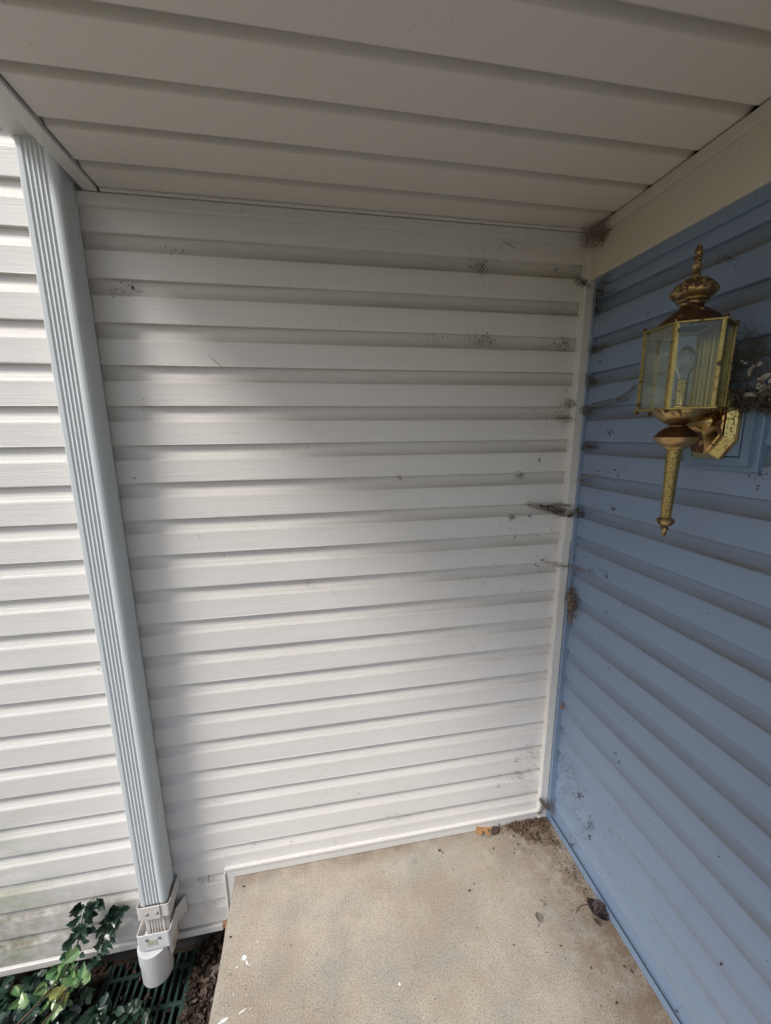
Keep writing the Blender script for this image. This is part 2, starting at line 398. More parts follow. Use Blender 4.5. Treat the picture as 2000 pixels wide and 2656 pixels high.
# bottom channel over the slab, with its turned-down end
mb = MB()
mb.box(-1.345, -.058, -.013, .02, .002, .040); mb.box(-1.345, -.058, -.0165, -.0135, .036, .046)
mb.build('bottom_channel', white_trim, ww, .0015)
mb = MB(); mb.box(-1.345, -1.309, -.0125, .02, -.214, .0345); mb.box(-1.3465, -1.340, -.0175, -.0127, -.214, .030)
mb.build('end_channel', white_trim, ww, .0015)
mb = MB(); mb.box(-4.6, -1.372, -.008, .03, -.246, -.219); mb.build('starter_trim', white_trim, ww, .002)
def lean(x, z): return x - .0125 * (1.0 - (z / 2.2)) * 2 * .95
# corner post, a hair out of plumb
def post(x0, x1, y0, y1, z0, z1):
    p = []
    for z in (z0, z1):
        p += [(lean(x0, z), y0, z), (lean(x1, z), y0, z), (lean(x1, z), y1, z), (lean(x0, z), y1, z)]
    return p
mb = MB(); mb.hexa(post(-.0375, -.003, -.020, .01, .002, 1.245)); mb.build('corner_post', white_trim, ww, .003, 3)
mb = MB(); mb.hexa(post(-.0345, .002, -.0225, .01, 1.238, 2.2770)); mb.build('corner_post', white_trim, ww, .003, 3)
MB().box(-4.6, .2, .06, .2, -.9, -.2).build('foundation', foundation_m, ww)
MB().box(-1.371, -1.349, -.006, .03, -.240, -.217).build('wood_shim', wood_m, ww, .001)

# --- blue siding wall
bw = thing('blue_siding_wall', 'blue vinyl lap siding wall beside the lantern', 'wall')
mb = MB(); siding(mb, siding_profile(ZT + BL, 1, 21, .012, 2.16), -2.6, -.012, 1, 36, 40)
mb.build('siding', blue_vinyl, bw)
MB().box(.03, .2, -2.6, .15, -.2, 2.5).build('sheathing', foundation_m, bw)
mb = MB(); mb.box(-.016, .02, -2.6, -.030, .002, .012); mb.box(-.016, -.0135, -2.6, -.030, .0122, .030); mb.build('bottom_channel', blue_trim, bw, .0012)
mb = MB(); mb.box(-.010, .02, -2.6, -.034, 2.1035, 2.1400); mb.build('top_trim', blue_trim, bw, .0022)
mb = MB(); mb.hexa([(lean(-.0025, 0), -.030, .002), (.02, -.030, .002), (.02, .0, .002), (lean(-.0025, 0), .0, .002), (lean(-.002, 2.1), -.034, 2.139), (.02, -.034, 2.139), (.02, .0, 2.139), (lean(-.002, 2.1), .0, 2.139)])
mb.build('corner_channel', blue_trim, bw, .002)

# --- beige frieze board over the blue wall
fz = thing('frieze_board', 'plain beige metal-wrapped board above the blue siding', 'trim board')
MB().box(-.0175, .02, -2.20, -.006, 2.1335, 2.2900).build('board', frieze_m, fz, .0012)
# --- porch ceiling
pc = thing('porch_ceiling', 'beige grooved vinyl soffit ceiling of the porch', 'ceiling')
prof = [(0.0, 2.2868)]
for n in range(0, 16):
    yn = -.1254 - n * .1304
    prof += [(yn + .0290, 2.2868), (yn + .0265, 2.2875), (yn + .022, 2.2900), (yn + .013, 2.2975), (yn + .006, 2.3000), (yn + .0005, 2.3000), (yn, 2.2872), (yn - .003, 2.2866), (yn - .006, 2.2868)]
mb = MB(); N = 30; L = len(prof); vs = []; fs = []
for i in range(N + 1):
    x = -1.469 + 1.450 * i / N
    for yy, z in prof: vs.append((x, yy, z + .0022 * noise.noise(Vector((x * 1.7, yy * 2.5, 3)))))
for i in range(N):
    for j in range(L - 1): p = i * L + j; fs.append((p, p + L, p + L + 1, p + 1))
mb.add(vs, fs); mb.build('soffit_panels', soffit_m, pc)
mb = MB(); mb.box(-.029, -.0178, -2.17, -.012, 2.2560, 2.2825); mb.build('side_channel', frieze_m, pc, .0015)
MB().box(-1.47, .2, -2.20, .1, 2.31, 2.42).build('roof_light_block', roof_m, pc)  # unseen box added to block light; its length sets the porch darkness
# --- fascia and gutter
fa = thing('fascia_board', 'narrow white fascia edge along the open side of the ceiling', 'fascia')
MB().box(-1.508, -1.4735, -2.20, -.0130, 2.2772, 2.43).build('board', white_trim, fa, .002)
gu = thing('rain_gutter', 'white rain gutter whose bottom meets the top of the downspout', 'gutter')
gp = [(-1.509, 2.346), (-1.622, 2.346), (-1.632, 2.40), (-1.655, 2.43), (-1.660, 2.47), (-1.648, 2.47), (-1.648, 2.475), (-1.509, 2.475)]
mb = MB(); n = len(gp); vs = [(x, yy, z) for yy in (-2.20, -.016) for x, z in gp]
mb.add(vs, [(i, (i + 1) % n, (i + 1) % n + n, i + n) for i in range(n)] + [tuple(range(n)), tuple(range(n, 2 * n))])
mb.build('trough', white_trim, gu, .002, recalc=True)

# ================================================================= DOWNSPOUT
ds = thing('downspout', 'pale blue-grey ribbed rectangular downspout fixed to white siding', 'downspout')
def spout_section(x0, x1, y0, y1, inset=0, nr=5, side=3):
    # y0 = front (towards viewer), y1 = back; ribs on the front and on both sides
    x0 += inset; x1 -= inset; y0 += inset; y1 -= inset
    pts = []; r = .0125; w_ = x1 - x0; dpt = y1 - y0
    def rib(n, t0, t1, steps=40):
        out = []
        for i in range(steps + 1):
            t = i / steps
            d = 0.0
            if t0 < t < t1:
                ph = (t - t0) / (t1 - t0) * n
                d = .0030 * (0.5 - 0.5 * math.cos(2 * math.pi * ph)) ** .75
            out.append((t, d))
        return out
    for t, d in rib(nr, .16, .76, 100): # front, left to right
        if .05 < t < .87: pts.append((x0 + w_ * t, y0 + d))
    for k in range(6): a = -math.pi / 2 + math.pi / 2 * k / 5; pts.append((x1 - r + r * math.cos(a), y0 + r + r * math.sin(a)))
    for t, d in rib(side, .35, .85, 40):
        if .14 < t < .9: pts.append((x1 - d, y0 + dpt * t))
    for k in range(4): a = math.pi / 2 * k / 3; pts.append((x1 - r + r * math.cos(a), y1 - r + r * math.sin(a)))
    for k in range(4): a = math.pi / 2 + math.pi / 2 * k / 3; pts.append((x0 + r + r * math.cos(a), y1 - r + r * math.sin(a)))
    for k in range(5): a = math.pi + math.pi / 2 * k / 4; pts.append((x0 + .003 + .003 * math.cos(a), y0 + .003 + .003 * math.sin(a)))
    return pts
def spout_x(z): # slight lean of the spout
    return 0.0055 * (z / 2.3 - .5) * -1.6
X0, X1, YF, YB = -1.607, -1.5225, -.088, -.004
sec = spout_section(X0, X1, YF, YB)
mb = MB(); zs = [.045 + (2.348 - .045) * i / 24 for i in range(25)]
n = len(sec); vs = []
for z in zs:
    for x, y in sec: vs.append((x + spout_x(z), y, z))
mb.add(vs, [(j * n + i, j * n + (i + 1) % n, (j + 1) * n + (i + 1) % n, (j + 1) * n + i) for j in range(len(zs) - 1) for i in range(n)], True)
mb.add([vs[i] for i in range(n)], [tuple(range(n))[::-1]])
mb.build('spout_body', spout_m, ds)
sec2 = spout_section(X0 + .004, X1 + .001, YF + .004, YB, .003)
mb = MB(); n = len(sec2); mb.add([(x, y, z) for z in (-.20, .06) for x, y in sec2], [(i, (i + 1) % n, (i + 1) % n + n, i + n) for i in range(n)], True)
mb.build('lower_spout', strap_m, ds)
# strap with two screws
def band(x0, x1, y0, y1, z0, z1, r, t, slope=0):
    outer = []; inner = []
    def ring(o):
        p = [(x0 - o, y1)]
        for k in range(6): a = math.pi + math.pi / 2 * k / 5; p.append((x0 + r + (r + o) * math.cos(a), y0 + r + (r + o) * math.sin(a)))
        for k in range(6): a = 1.5 * math.pi + math.pi / 2 * k / 5; p.append((x1 - r + (r + o) * math.cos(a), y0 + r + (r + o) * math.sin(a)))
        p.append((x1 + o, y1)); return p
    return ring(t) + ring(0)[::-1]
st = band(X0 - .006, X1 + .012, YF - .006, 0.004, 0, 0, .007, .002)
strap = MB().prism(st, -.004, .048).build('strap', strap_m, ds, .0008, recalc=True)
MB().box(-1.541, -1.5395, YF - .0115, YF - .0082, -.003, .050).box(-1.600, -1.541, YF - .0100, YF - .0082, -.004, .0485).build('strap_overlap', strap_m, strap)
for q in (-1.583, -1.551):
    mb = MB(); mb.tube([(q, YF - .0095, .022), (q, YF - .0120, .022)], .0052, 10); mb.ball((q, YF - .0125, .022), .0042, 10, 6, 1, .5, 1); mb.build('screw', screw_m, strap)
# white bracket with flange returning to the wall
br = band(X0 - .015, X1 + .004, YF - .012, -.03, 0, 0, .006, .0028)
brk = MB().prism(br, -.128, -.062).build('bracket', pvc_m, ds, .0008, recalc=True)
p0 = Vector((X1 + .0035, -.034, 0)); p1 = Vector((-1.492, -.004, 0))
mb = MB(); mb.hexa([(p0.x, p0.y, -.128), (p0.x + .003, p0.y - .002, -.128), (p1.x + .003, p1.y - .002, -.115), (p1.x, p1.y, -.115), (p0.x, p0.y, -.062), (p0.x + .003, p0.y - .002, -.062), (p1.x + .003, p1.y - .002, -.045), (p1.x, p1.y, -.045)])
mb.build('wall_flange', strap_m, ds, .0005, recalc=True)
for q in (-1.592, -1.552):
    MB().ball((q, YF - .0160, -.082), .0055, 12, 6, 1, .5, 1).build('rivet', gasket_m, brk)
MB().box(-1.592, -1.560, YF - .0160, YF - .0150, -.110, -.086).build('worn_sticker', plain('worn_sticker', (.36, .38, .28), (.46, .47, .38), .6, 120), brk)

# round drain pipe below
dp = thing('drain_pipe', 'white round drain pipe under the downspout above the green grate', 'drain pipe')
c = (-1.588, -.066)
pr = [(.0, -.142), (.0518, -.142), (.0525, -.1427), (.0525, -.1965), (.0518, -.1972), (.0503, -.1972)]
MB().lathe(c, pr, 40).build('adapter_collar', pvc_m, dp)
MB().lathe(c, [(.0503, -.196), (.0503, -.279), (.0498, -.281), (.046, -.281), (.046, -.22)], 40).build('pipe', pvc_m, dp)

# ================================================================= GRATE
gr = thing('drain_grate', 'dark green slotted plastic drain grate beside the slab', 'grate')
mb = MB(); zt = GZ + .018; zb = GZ + .001
x = gx0 + .006
while x < gx1 - .02:
    mb.box(x, x + .0100, gy0, gy1, zb, zt - .001); x += .0262
mb.build('slats', grate_m, gr, .001)
mb = MB()
for yb in (-.012, -.120, -.228, -.336, -.444, -.552): mb.box(gx0, gx1, yb - .006, yb + .006, zb + .001, zt)
mb.build('crossbars', grate_m, gr, .001)
MB().box(gx1 - .012, gx1 + .004, gy0, gy1, zb, zt + .004).box(gx0 - .006, gx0 + .004, gy0, gy1, zb, zt + .004).build('rim', grate_m, gr, .001)

# ================================================================= LANTERN
LC = (-.126, -.520)
mk = thing('mounting_block', 'square blue stepped mounting block behind the brass lantern', 'mounting block')
by0, by1, bz0, bz1 = -.616, -.441, 1.551, 1.757
MB().box(-.013, .016, by0, by1, bz0, bz1).build('flange', block_blue, mk, .003, 3)
mb = MB()
def ringbox(mb, x0, x1, y0, y1, z0, z1, w_):
    mb.box(x0, x1, y0, y1, z0, z0 + w_); mb.box(x0, x1, y0, y1, z1 - w_, z1); mb.box(x0, x1, y0, y0 + w_, z0 + w_, z1 - w_); mb.box(x0, x1, y1 - w_, y1, z0 + w_, z1 - w_)
ringbox(mb, -.024, -.013, by0 + .012, by1 - .012, bz0 + .013, bz1 - .013, .018)
mb.build('frame', block_blue, mk)
MB().box(-.027, -.012, by0 + .033, by1 - .033, bz0 + .034, bz1 - .034).build('centre_panel', block_blue, mk, .002, 3)

ln = thing('wall_lantern', 'tarnished brass wall lantern with six glass sides and long tapering tail', 'lantern')
# back plate: octagonal tray
def octo(y0, y1, z0, z1, cy_, cz_): return [(y0, z0 + cz_), (y0 + cy_, z0), (y1 - cy_, z0), (y1, z0 + cz_), (y1, z1 - cz_), (y1 - cy_, z1), (y0 + cy_, z1), (y0, z1 - cz_)]
pcx = -.519
def octolayer(x, w_, h_, ch): return [(x, yy, zz) for yy, zz in octo(pcx - w_, pcx + w_, 1.655 - h_, 1.655 + h_, .031 * ch, .044 * ch)]
bp_layers = [octolayer(-.0272, .062, .078, 1), octolayer(-.030, .062, .078, 1), octolayer(-.036, .060, .076, .98)]
bp2 = [octolayer(-.0358, .0605, .0765, .98), octolayer(-.050, .0505, .066, .92), octolayer(-.052, .049, .0645, .92), octolayer(-.052, .044, .0595, .9), octolayer(-.055, .042, .0575, .9)]
def loft(mb, layers, cap=True):
    n = 8; vs = [v for l in layers for v in l]
    mb.add(vs, [(j * n + i, j * n + (i + 1) % n, (j + 1) * n + (i + 1) % n, (j + 1) * n + i) for j in range(len(layers) - 1) for i in range(n)])
    if cap: mb.add(layers[-1], [tuple(range(n))])
    return mb
loft(MB(), bp_layers).build('back_plate', brass_plate, ln, recalc=True)
bv = loft(MB(), bp2[:3], False).build('plate_bevel', brass_yellow, ln, recalc=True)
loft(MB(), bp2[2:]).build('plate_face', brass_plate, ln, recalc=True)
MB().tube([(-.055, -.520, 1.662), (-.075, -.520, 1.660), (-.126, -.520, 1.656)], [.020, .0085, .0075], 14).build('arm', brass_m, ln)
HR = .0847; TH = R(28.4); ZB, ZTOP = 1.691, 1.8585
def hv(k, r=HR): a = TH + k * math.pi / 3; return Vector((LC[0] + r * math.cos(a), LC[1] + r * math.sin(a), 0))
# panes and posts
for k in range(6):
    a, b = hv(k, HR - .003), hv(k + 1, HR - .003); t = (b - a).normalized(); nrm = Vector((t.y, -t.x, 0))
    a = a + t * .003; b = b - t * .003
    if k == 5:   # the side that faces the wall is a fluted brass reflector
        mb = MB(); N = 60; vs = []
        for i in range(N + 1):
            q = a + (b - a) * (i / N) + nrm * (.0030 * math.cos(i / N * 2 * math.pi * 7) - .004)
            vs += [(q.x, q.y, ZB), (q.x, q.y, ZTOP)]
        mb.add(vs, [(2 * i, 2 * i + 2, 2 * i + 3, 2 * i + 1) for i in range(N)], True); mb.build('reflector', reflect_m, ln)
        continue
    o = nrm * .001
    mb = MB(); mb.hexa([(a.x - o.x, a.y - o.y, ZB), (b.x - o.x, b.y - o.y, ZB), (b.x + o.x, b.y + o.y, ZB), (a.x + o.x, a.y + o.y, ZB), (a.x - o.x, a.y - o.y, ZTOP), (b.x - o.x, b.y - o.y, ZTOP), (b.x + o.x, b.y + o.y, ZTOP), (a.x + o.x, a.y + o.y, ZTOP)])
    mb.build('glass_pane', pane_m, ln, recalc=True)
for k in range(6):
    v = hv(k); mb = MB()
    for s in (-1, 1):
        u = (hv(k + s) - v).normalized(); nn = Vector((-u.y, u.x, 0)) * .0013
        if nn.dot(v - Vector((LC[0], LC[1], 0))) < 0: nn = -nn
        p = v + u * .0012; q = v + u * .0072
        mb.hexa([(p.x - nn.x, p.y - nn.y, ZB), (q.x - nn.x, q.y - nn.y, ZB), (q.x, q.y, ZB), (p.x, p.y, ZB), (p.x - nn.x, p.y - nn.y, ZTOP), (q.x - nn.x, q.y - nn.y, ZTOP), (q.x, q.y, ZTOP), (p.x, p.y, ZTOP)])
    c0 = v * .985 + Vector((LC[0], LC[1], 0)) * .015
    mb.tube([(c0.x, c0.y, ZB), (c0.x, c0.y, ZTOP)], .0016, 6)
    mb.build('post', brass_frame, ln, recalc=True)
def hexring(ro, ri, z0, z1, mb):
    o0 = [hv(k, ro) for k in range(6)]; i0 = [hv(k, ri) for k in range(6)]
    vs = [(v.x, v.y, z) for z in (z0, z1) for v in o0] + [(v.x, v.y, z) for z in (z0, z1) for v in i0]
    fs = []
    for k in range(6):
        j = (k + 1) % 6; fs += [(k, j, j + 6, k + 6), (k + 12, k + 18, j + 18, j + 12), (k + 6, j + 6, j + 18, k + 18), (k, k + 12, j + 12, j)]
    mb.add(vs, fs)
mb = MB(); hexring(.0880, .040, ZTOP, ZTOP + .0035, mb); mb.build('top_rim', brass_frame, ln, .0006, recalc=True)
mb = MB(); hexring(.0895, .030, ZB - .0040, ZB, mb); mb.build('bottom_rim', brass_frame, ln, .0006, recalc=True)
for k in range(6):
    v = hv(k, .0830)
    MB().ball((v.x, v.y, ZTOP + .0066), .0046).build('rim_nut', tarnish, ln)
    MB().ball((v.x, v.y, ZB - .0070), .0046).build('rim_nut', tarnish, ln)
Z2 = ZTOP + .0036
MB().lathe(LC, [(.066, Z2), (.0655, Z2 + .003), (.062, 1.868), (.057, 1.875), (.048, 1.884), (.037, 1.8925), (.026, 1.899), (.020, 1.903), (.0195, 1.9065)], 48).build('dome_roof', tarnish, ln)
MB().lathe(LC, [(.0195, 1.905), (.0235, 1.907), (.0245, 1.9095), (.0240, 1.912), (.0290, 1.914), (.0305, 1.9165), (.0300, 1.919), (.0365, 1.9235), (.0410, 1.928), (.0430, 1.9305), (.0437, 1.932), (.0438, 1.9338), (.0425, 1.9355), (.0424, 1.937), (.0385, 1.944), (.0310, 1.9515), (.0240, 1.9560), (.0235, 1.9575), (.0150, 1.9605), (.0092, 1.9625)], 48).build('crown', tarnish2, ln)
MB().lathe(LC, [(.0098, 1.9615), (.0095, 1.966), (.0075, 1.969), (.0062, 1.973), (.0066, 1.979), (.0090, 1.983), (.0096, 1.985), (.0085, 1.987), (.0066, 1.9885), (.0058, 1.993), (.0062, 1.9965), (.0070, 1.999), (.0066, 2.0035), (.0076, 2.008), (.0070, 2.016), (.0050, 2.022), (.0030, 2.0265), (.0, 2.028)], 24).build('finial', tarnish2, ln)
MB().lathe(LC, [(.052, ZB - .0041), (.0510, ZB - .007), (.0485, 1.680), (.0430, 1.673), (.0350, 1.6655), (.0300, 1.6625), (.0285, 1.6612), (.0200, 1.6565), (.0150, 1.6540), (.0140, 1.650)], 48).build('bowl', brass_warm, ln)
MB().lathe(LC, [(.014, 1.652), (.0190, 1.6512), (.0225, 1.6490), (.0240, 1.6475), (.0330, 1.6415), (.0390, 1.6350), (.0420, 1.6300), (.0435, 1.6285)], 48).build('knob_top', tarnish, ln)
MB().lathe(LC, [(.0435, 1.6286), (.0440, 1.6278), (.0436, 1.6268), (.0428, 1.6262), (.0415, 1.6215), (.0375, 1.6160), (.0320, 1.6115), (.0270, 1.6085), (.0240, 1.6060), (.0235, 1.6035), (.0220, 1.6018), (.0150, 1.6010)], 48).build('knob_base', brass_warm, ln)
MB().lathe(LC, [(.0155, 1.6020), (.0153, 1.598), (.0148, 1.575), (.0105, 1.4385)], 32).build('tail', brass_speck, ln)
MB().lathe(LC, [(.0105, 1.4405), (.0140, 1.4395), (.0178, 1.4362), (.0195, 1.4322), (.0188, 1.4300), (.0170, 1.4270), (.0120, 1.4215), (.0082, 1.4195), (.0070, 1.4175), (.0072, 1.4158), (.0088, 1.4140), (.0089, 1.4128), (.0072, 1.4105), (.0054, 1.4065), (.0048, 1.4000), (.0044, 1.3965), (.0, 1.3958)], 28).build('tail_tip', tarnish2, ln)
MB().lathe(LC, [(.016, ZB), (.016, ZB + .006), (.0110, ZB + .008), (.0110, ZB + .062), (.0125, ZB + .064), (.0, ZB + .064)], 24).build('candle_sleeve', brass_yellow, ln)
MB().lathe((LC[0], LC[1]), [(.0095, ZB + .064), (.0110, ZB + .072), (.0180, ZB + .084), (.0215, ZB + .099), (.0200, ZB + .112), (.0140, ZB + .124), (.0070, ZB + .133), (.0, ZB + .136)], 28).build('light_bulb', bulb_m, ln)

# ================================================================= PLANTS
def leaf_mesh(mb, p, d, up, size, kind='ivy', fold=.25, r=rnd):
    d = d.normalized(); s = d.cross(up)
    if s.length < .05: s = d.cross(Vector((1, 0, .2)))
    s.normalize(); n = s.cross(d)
    if kind == 'ivy': half = [(0, 0), (-.06, .22), (.05, .36), (.18, .32), (.30, .46), (.42, .32), (.58, .35), (.70, .20), (.86, .14), (1.0, 0)]
    elif kind == 'oval': half = [(0, 0), (.12, .14), (.35, .27), (.6, .26), (.82, .13), (1, 0)]
    elif kind == 'oak': half = [(0, 0), (.10, .05), (.16, .20), (.26, .22), (.30, .08), (.38, .10), (.48, .36), (.58, .33), (.60, .13), (.70, .14), (.80, .28), (.86, .16), (1, 0)]
    else: half = [(0, 0), (.15, .3), (.4, .42), (.75, .34), (1, 0)]
    j = lambda: r.uniform(-.04, .04)
    curl = r.uniform(-.25, .1)
    def P(a, b): return p + d * (a * size) + s * (b * size) + n * (size * (abs(b) * fold + curl * a * a))
    mid = [P(a, 0) for a, b in half]
    for sg in (-1, 1):
        e = [P(a + j() * .6, sg * (b + (j() if b > .01 else 0))) for a, b in half]
        vs = mid + e; n_ = len(half); fs = []
        for i in range(n_ - 1):
            f = (i, i + 1, i + 1 + n_, i + n_); fs.append(f if sg > 0 else f[::-1])
        mb.add(vs, fs, False)
def rv(r, s=1): return Vector((r.uniform(-1, 1), r.uniform(-1, 1), r.uniform(-1, 1))) * s

def spline(pts, n=6):
    pts = [Vector(p) for p in pts]; out = []
    for i in range(len(pts) - 1):
        p0, p1, p2, p3 = pts[max(i - 1, 0)], pts[i], pts[i + 1], pts[min(i + 2, len(pts) - 1)]
        for k in range(n):
            t = k / n; out.append(.5 * ((2 * p1) + (-p0 + p2) * t + (2 * p0 - 5 * p1 + 4 * p2 - p3) * t * t + (-p0 + 3 * p1 - 3 * p2 + p3) * t ** 3))
    return out + [pts[-1]]

def vine(name, label, path, leafpx, lmat, smat, yoff, size, kind='ivy', seed=1, cat='ivy', toward=Vector((.1, -1, .35))):
    r = random.Random(seed); root = thing(name, label, cat)
    sp = spline(path); MB().tube(sp, [.0032 - .0018 * i / len(sp) for i in range(len(sp))], 6).build('stem', smat, root)
    mb = MB()
    for u, v in leafpx:
        p = at(u, v, 1, yoff + r.uniform(-.02, .01))
        q = min(sp, key=lambda s: (s - p).length); d = (p - q)
        if d.length < .01: d = rv(r, .02)
        st_ = q; base = q + d * .45; mb_s = size * r.uniform(.8, 1.25)
        dd = d.normalized() + Vector((0, -.25, r.uniform(-.5, .1)))
        leaf_mesh(mb, base, dd, (toward + rv(r, .35)), mb_s, kind, .22, r)
    for q in sp:
        for _ in range(1 if r.random() < .8 else 2): leaf_mesh(mb, q + Vector((r.uniform(-.02, .02), -r.uniform(.002, .02), r.uniform(-.015, .015))), Vector((r.uniform(-1, 1), -.3, r.uniform(-.8, .6))), toward + rv(r, .5), size * r.uniform(.55, 1.0), kind, .25, r)
    mb.build('foliage', lmat, root); return root
Pg = lambda u, v, z: at(u, v, 2, z)
vine('ivy_vine', 'tall dark ivy vine climbing the dirty siding left of the drain pipe', [at(178, 2560, 1, -.12), at(188, 2520, 1, -.08), at(200, 2455, 1, -.045), at(213, 2390, 1, -.028), at(226, 2345, 1, -.022), at(247, 2330, 1, -.02)],
     [(195, 2362), (188, 2352), (185, 2388), (178, 2392), (192, 2422), (182, 2438), (170, 2442), (225, 2372), (235, 2385), (228, 2405), (240, 2392), (258, 2335), (265, 2345), (236, 2348), (222, 2350), (165, 2470), (158, 2478), (180, 2465), (205, 2440), (228, 2410), (215, 2425), (212, 2368), (170, 2490), (195, 2500)], ivy_m, gstem_m, -.035, .035, 'ivy', 3)
vine('ivy_vine', 'short dark ivy vine beside the drain pipe, right of the taller vine', [at(248, 2490, 1, -.06), at(258, 2455, 1, -.035), at(275, 2415, 1, -.028), at(288, 2390, 1, -.024), at(302, 2362, 1, -.02), at(318, 2346, 1, -.02)],
     [(278, 2372), (285, 2368), (270, 2395), (266, 2405), (292, 2400), (302, 2395), (284, 2425), (292, 2428), (270, 2385), (276, 2408), (298, 2392), (312, 2350), (306, 2360), (282, 2380), (260, 2440), (272, 2460), (264, 2470), (258, 2492), (265, 2500), (280, 2465), (290, 2385), (295, 2420)], ivy_m, gstem_m, -.035, .032, 'ivy', 8)

def clump(name, label, boxp, n, lmat, size, kind, seed, cat='plant', nstem=8, base=None, smat=None, up=Vector((0, -.5, .9))):
    r = random.Random(seed); root = thing(name, label, cat); mb = MB(); ms = MB()
    (x0, x1), (y0, y1), (z0, z1) = boxp
    stems = []
    for i in range(nstem):
        b = Vector((r.uniform(x0, x1), r.uniform(y0, y1), GZ)) if base is None else Vector(base) + rv(r, .02)
        t = Vector((r.uniform(x0, x1), r.uniform(y0, y1), z1 - r.uniform(0, .3) * (z1 - z0)))
        s = spline([b, b.lerp(t, .5) + rv(r, .03), t], 5); stems.append(s); ms.tube(s, .0022, 5)
    ms.build('stem', smat or gstem_m, root)
    for i in range(n):
        s = r.choice(stems); q = s[r.randrange(3, len(s))] + rv(r, .022)
        d = rv(r, 1); d.z = d.z * .6 + .1; d.y -= .4
        leaf_mesh(mb, q, d, up + rv(r, .5), size * r.uniform(.7, 1.2), kind, .2, r)
    mb.build('foliage', lmat, root); return root
clump('ivy_clump', 'dense dark green ivy clump in the bottom left corner under the siding', ((-2.35, -1.90), (-.34, -.03), (GZ, -.20)), 900, ivy_m, .036, 'ivy', 11, 'ivy', 34)
clump('ivy_clump', 'low dark ivy clump in front of the grate at the bottom edge', ((-1.86, -1.60), (-.28, -.13), (GZ, -.30)), 420, ivy_m, .036, 'oval', 14, 'ivy', 26)
clump('ivy_clump', 'shaded dark ivy between the pale shoots and the grate', ((-1.93, -1.80), (-.22, -.02), (GZ, -.27)), 200, ivy_m, .038, 'ivy', 15, 'ivy', 20)
clump('leafy_shoot', 'bright glossy green shoot in front of the tall ivy vine', ((-1.90, -1.84), (-.16, -.09), (-.30, -.165)), 80, pale_m, .030, 'oval', 21, 'plant', 6, base=at(180, 2580, 2, GZ))
def young():
    r = random.Random(5); root = thing('leafy_shoot', 'pale green shoot with yellowing leaves at the lower left', 'plant')
    s1 = spline([at(45, 2656, 1, -.30), at(100, 2600, 1, -.26), at(150, 2540, 1, -.20), at(185, 2490, 1, -.15)], 6)
    s2 = spline([at(110, 2656, 1, -.30), at(150, 2610, 1, -.26), at(178, 2560, 1, -.20), at(200, 2500, 1, -.15)], 6)
    MB().tube(s1, .0026, 6).tube(s2, .0026, 6).build('stem', stem_m, root)
    mb = MB(); my = MB()
    for u, v, yel in [(155, 2512, 0), (147, 2535, 0), (165, 2540, 0), (178, 2500, 0), (188, 2530, 0), (200, 2535, 0), (105, 2582, 0), (52, 2565, 0), (150, 2570, 1), (150, 2505, 0), (142, 2520, 0), (168, 2515, 0), (172, 2530, 0), (183, 2518, 0), (178, 2548, 0), (190, 2545, 0), (160, 2500, 0), (176, 2475, 0), (185, 2480, 0), (205, 2520, 0), (215, 2515, 0), (98, 2575, 0), (45, 2575, 0), (40, 2605, 0), (60, 2590, 0), (100, 2568, 0), (140, 2580, 1), (135, 2570, 1), (165, 2575, 1), (170, 2592, 1), (163, 2568, 1), (225, 2525, 0), (195, 2505, 0)]:
        p = at(u, v, 1, -.20 + r.uniform(-.03, .03)); d = rv(r, 1); d.z -= .2
        leaf_mesh(my if yel else mb, p - d.normalized() * .02, d, Vector((.2, -1, .6)) + rv(r, .6), .031 * r.uniform(.8, 1.3), 'oval' if r.random() < .5 else 'ivy', .35, r)
    mb.build('foliage', pale_m, root); my.build('yellow_foliage', yellow_m, root)
young()

# ================================================================= LITTER, LEAVES, STONES
def flakes(mb, pts, r, flat=None):
    for p, s in pts:
        a = rv(r, 1).normalized(); b = a.cross(rv(r, 1)).normalized(); n = r.randint(4, 6); c0 = a.cross(b)
        ring = [p + (a * math.cos(t) + b * math.sin(t) * .7) * s * r.uniform(.6, 1.1) for t in [2 * math.pi * k / n for k in range(n)]]
        top = p + c0 * s * .35
        mb.add(ring + [top, p - c0 * s * .2], [(k, (k + 1) % n, n) for k in range(n)] + [((k + 1) % n, k, n + 1) for k in range(n)])
r = random.Random(31)
mb = MB()
for i in range(1900):
    if r.random() < .62: p = Vector((r.uniform(-1.485, -1.30), r.uniform(-.5, .05), GZ + r.uniform(.004, .05)))
    else: p = Vector((r.uniform(-2.4, -1.79), r.uniform(-.5, .06), GZ + r.uniform(.0, .03)))
    leaf_mesh(mb, p, Vector((r.uniform(-1, 1), r.uniform(-1, 1), r.uniform(-.4, .5))), Vector((0, 0, 1)) + rv(r, .6), r.uniform(.010, .028), r.choice(['oak', 'ivy', 'oval']), r.uniform(.4, 1.6) * r.choice((-1, 1)), r)
for i in range(90): leaf_mesh(mb, Vector((r.uniform(gx0, gx1), r.uniform(-.3, .04), GZ + .022)), rv(r, 1), Vector((0, 0, 1)) + rv(r, .5), r.uniform(.01, .026), 'oval', r.uniform(.4, 1.2), r)
tag(mb.build('leaf_litter', litter_m), 'brown dead leaf litter filling the gap between grate and slab', 'leaf litter', kind='stuff')
mb = MB(); 
for u, v in ((487, 2595), (478, 2560), (500, 2520)):
    p = at(u, v, 2, GZ + .02)
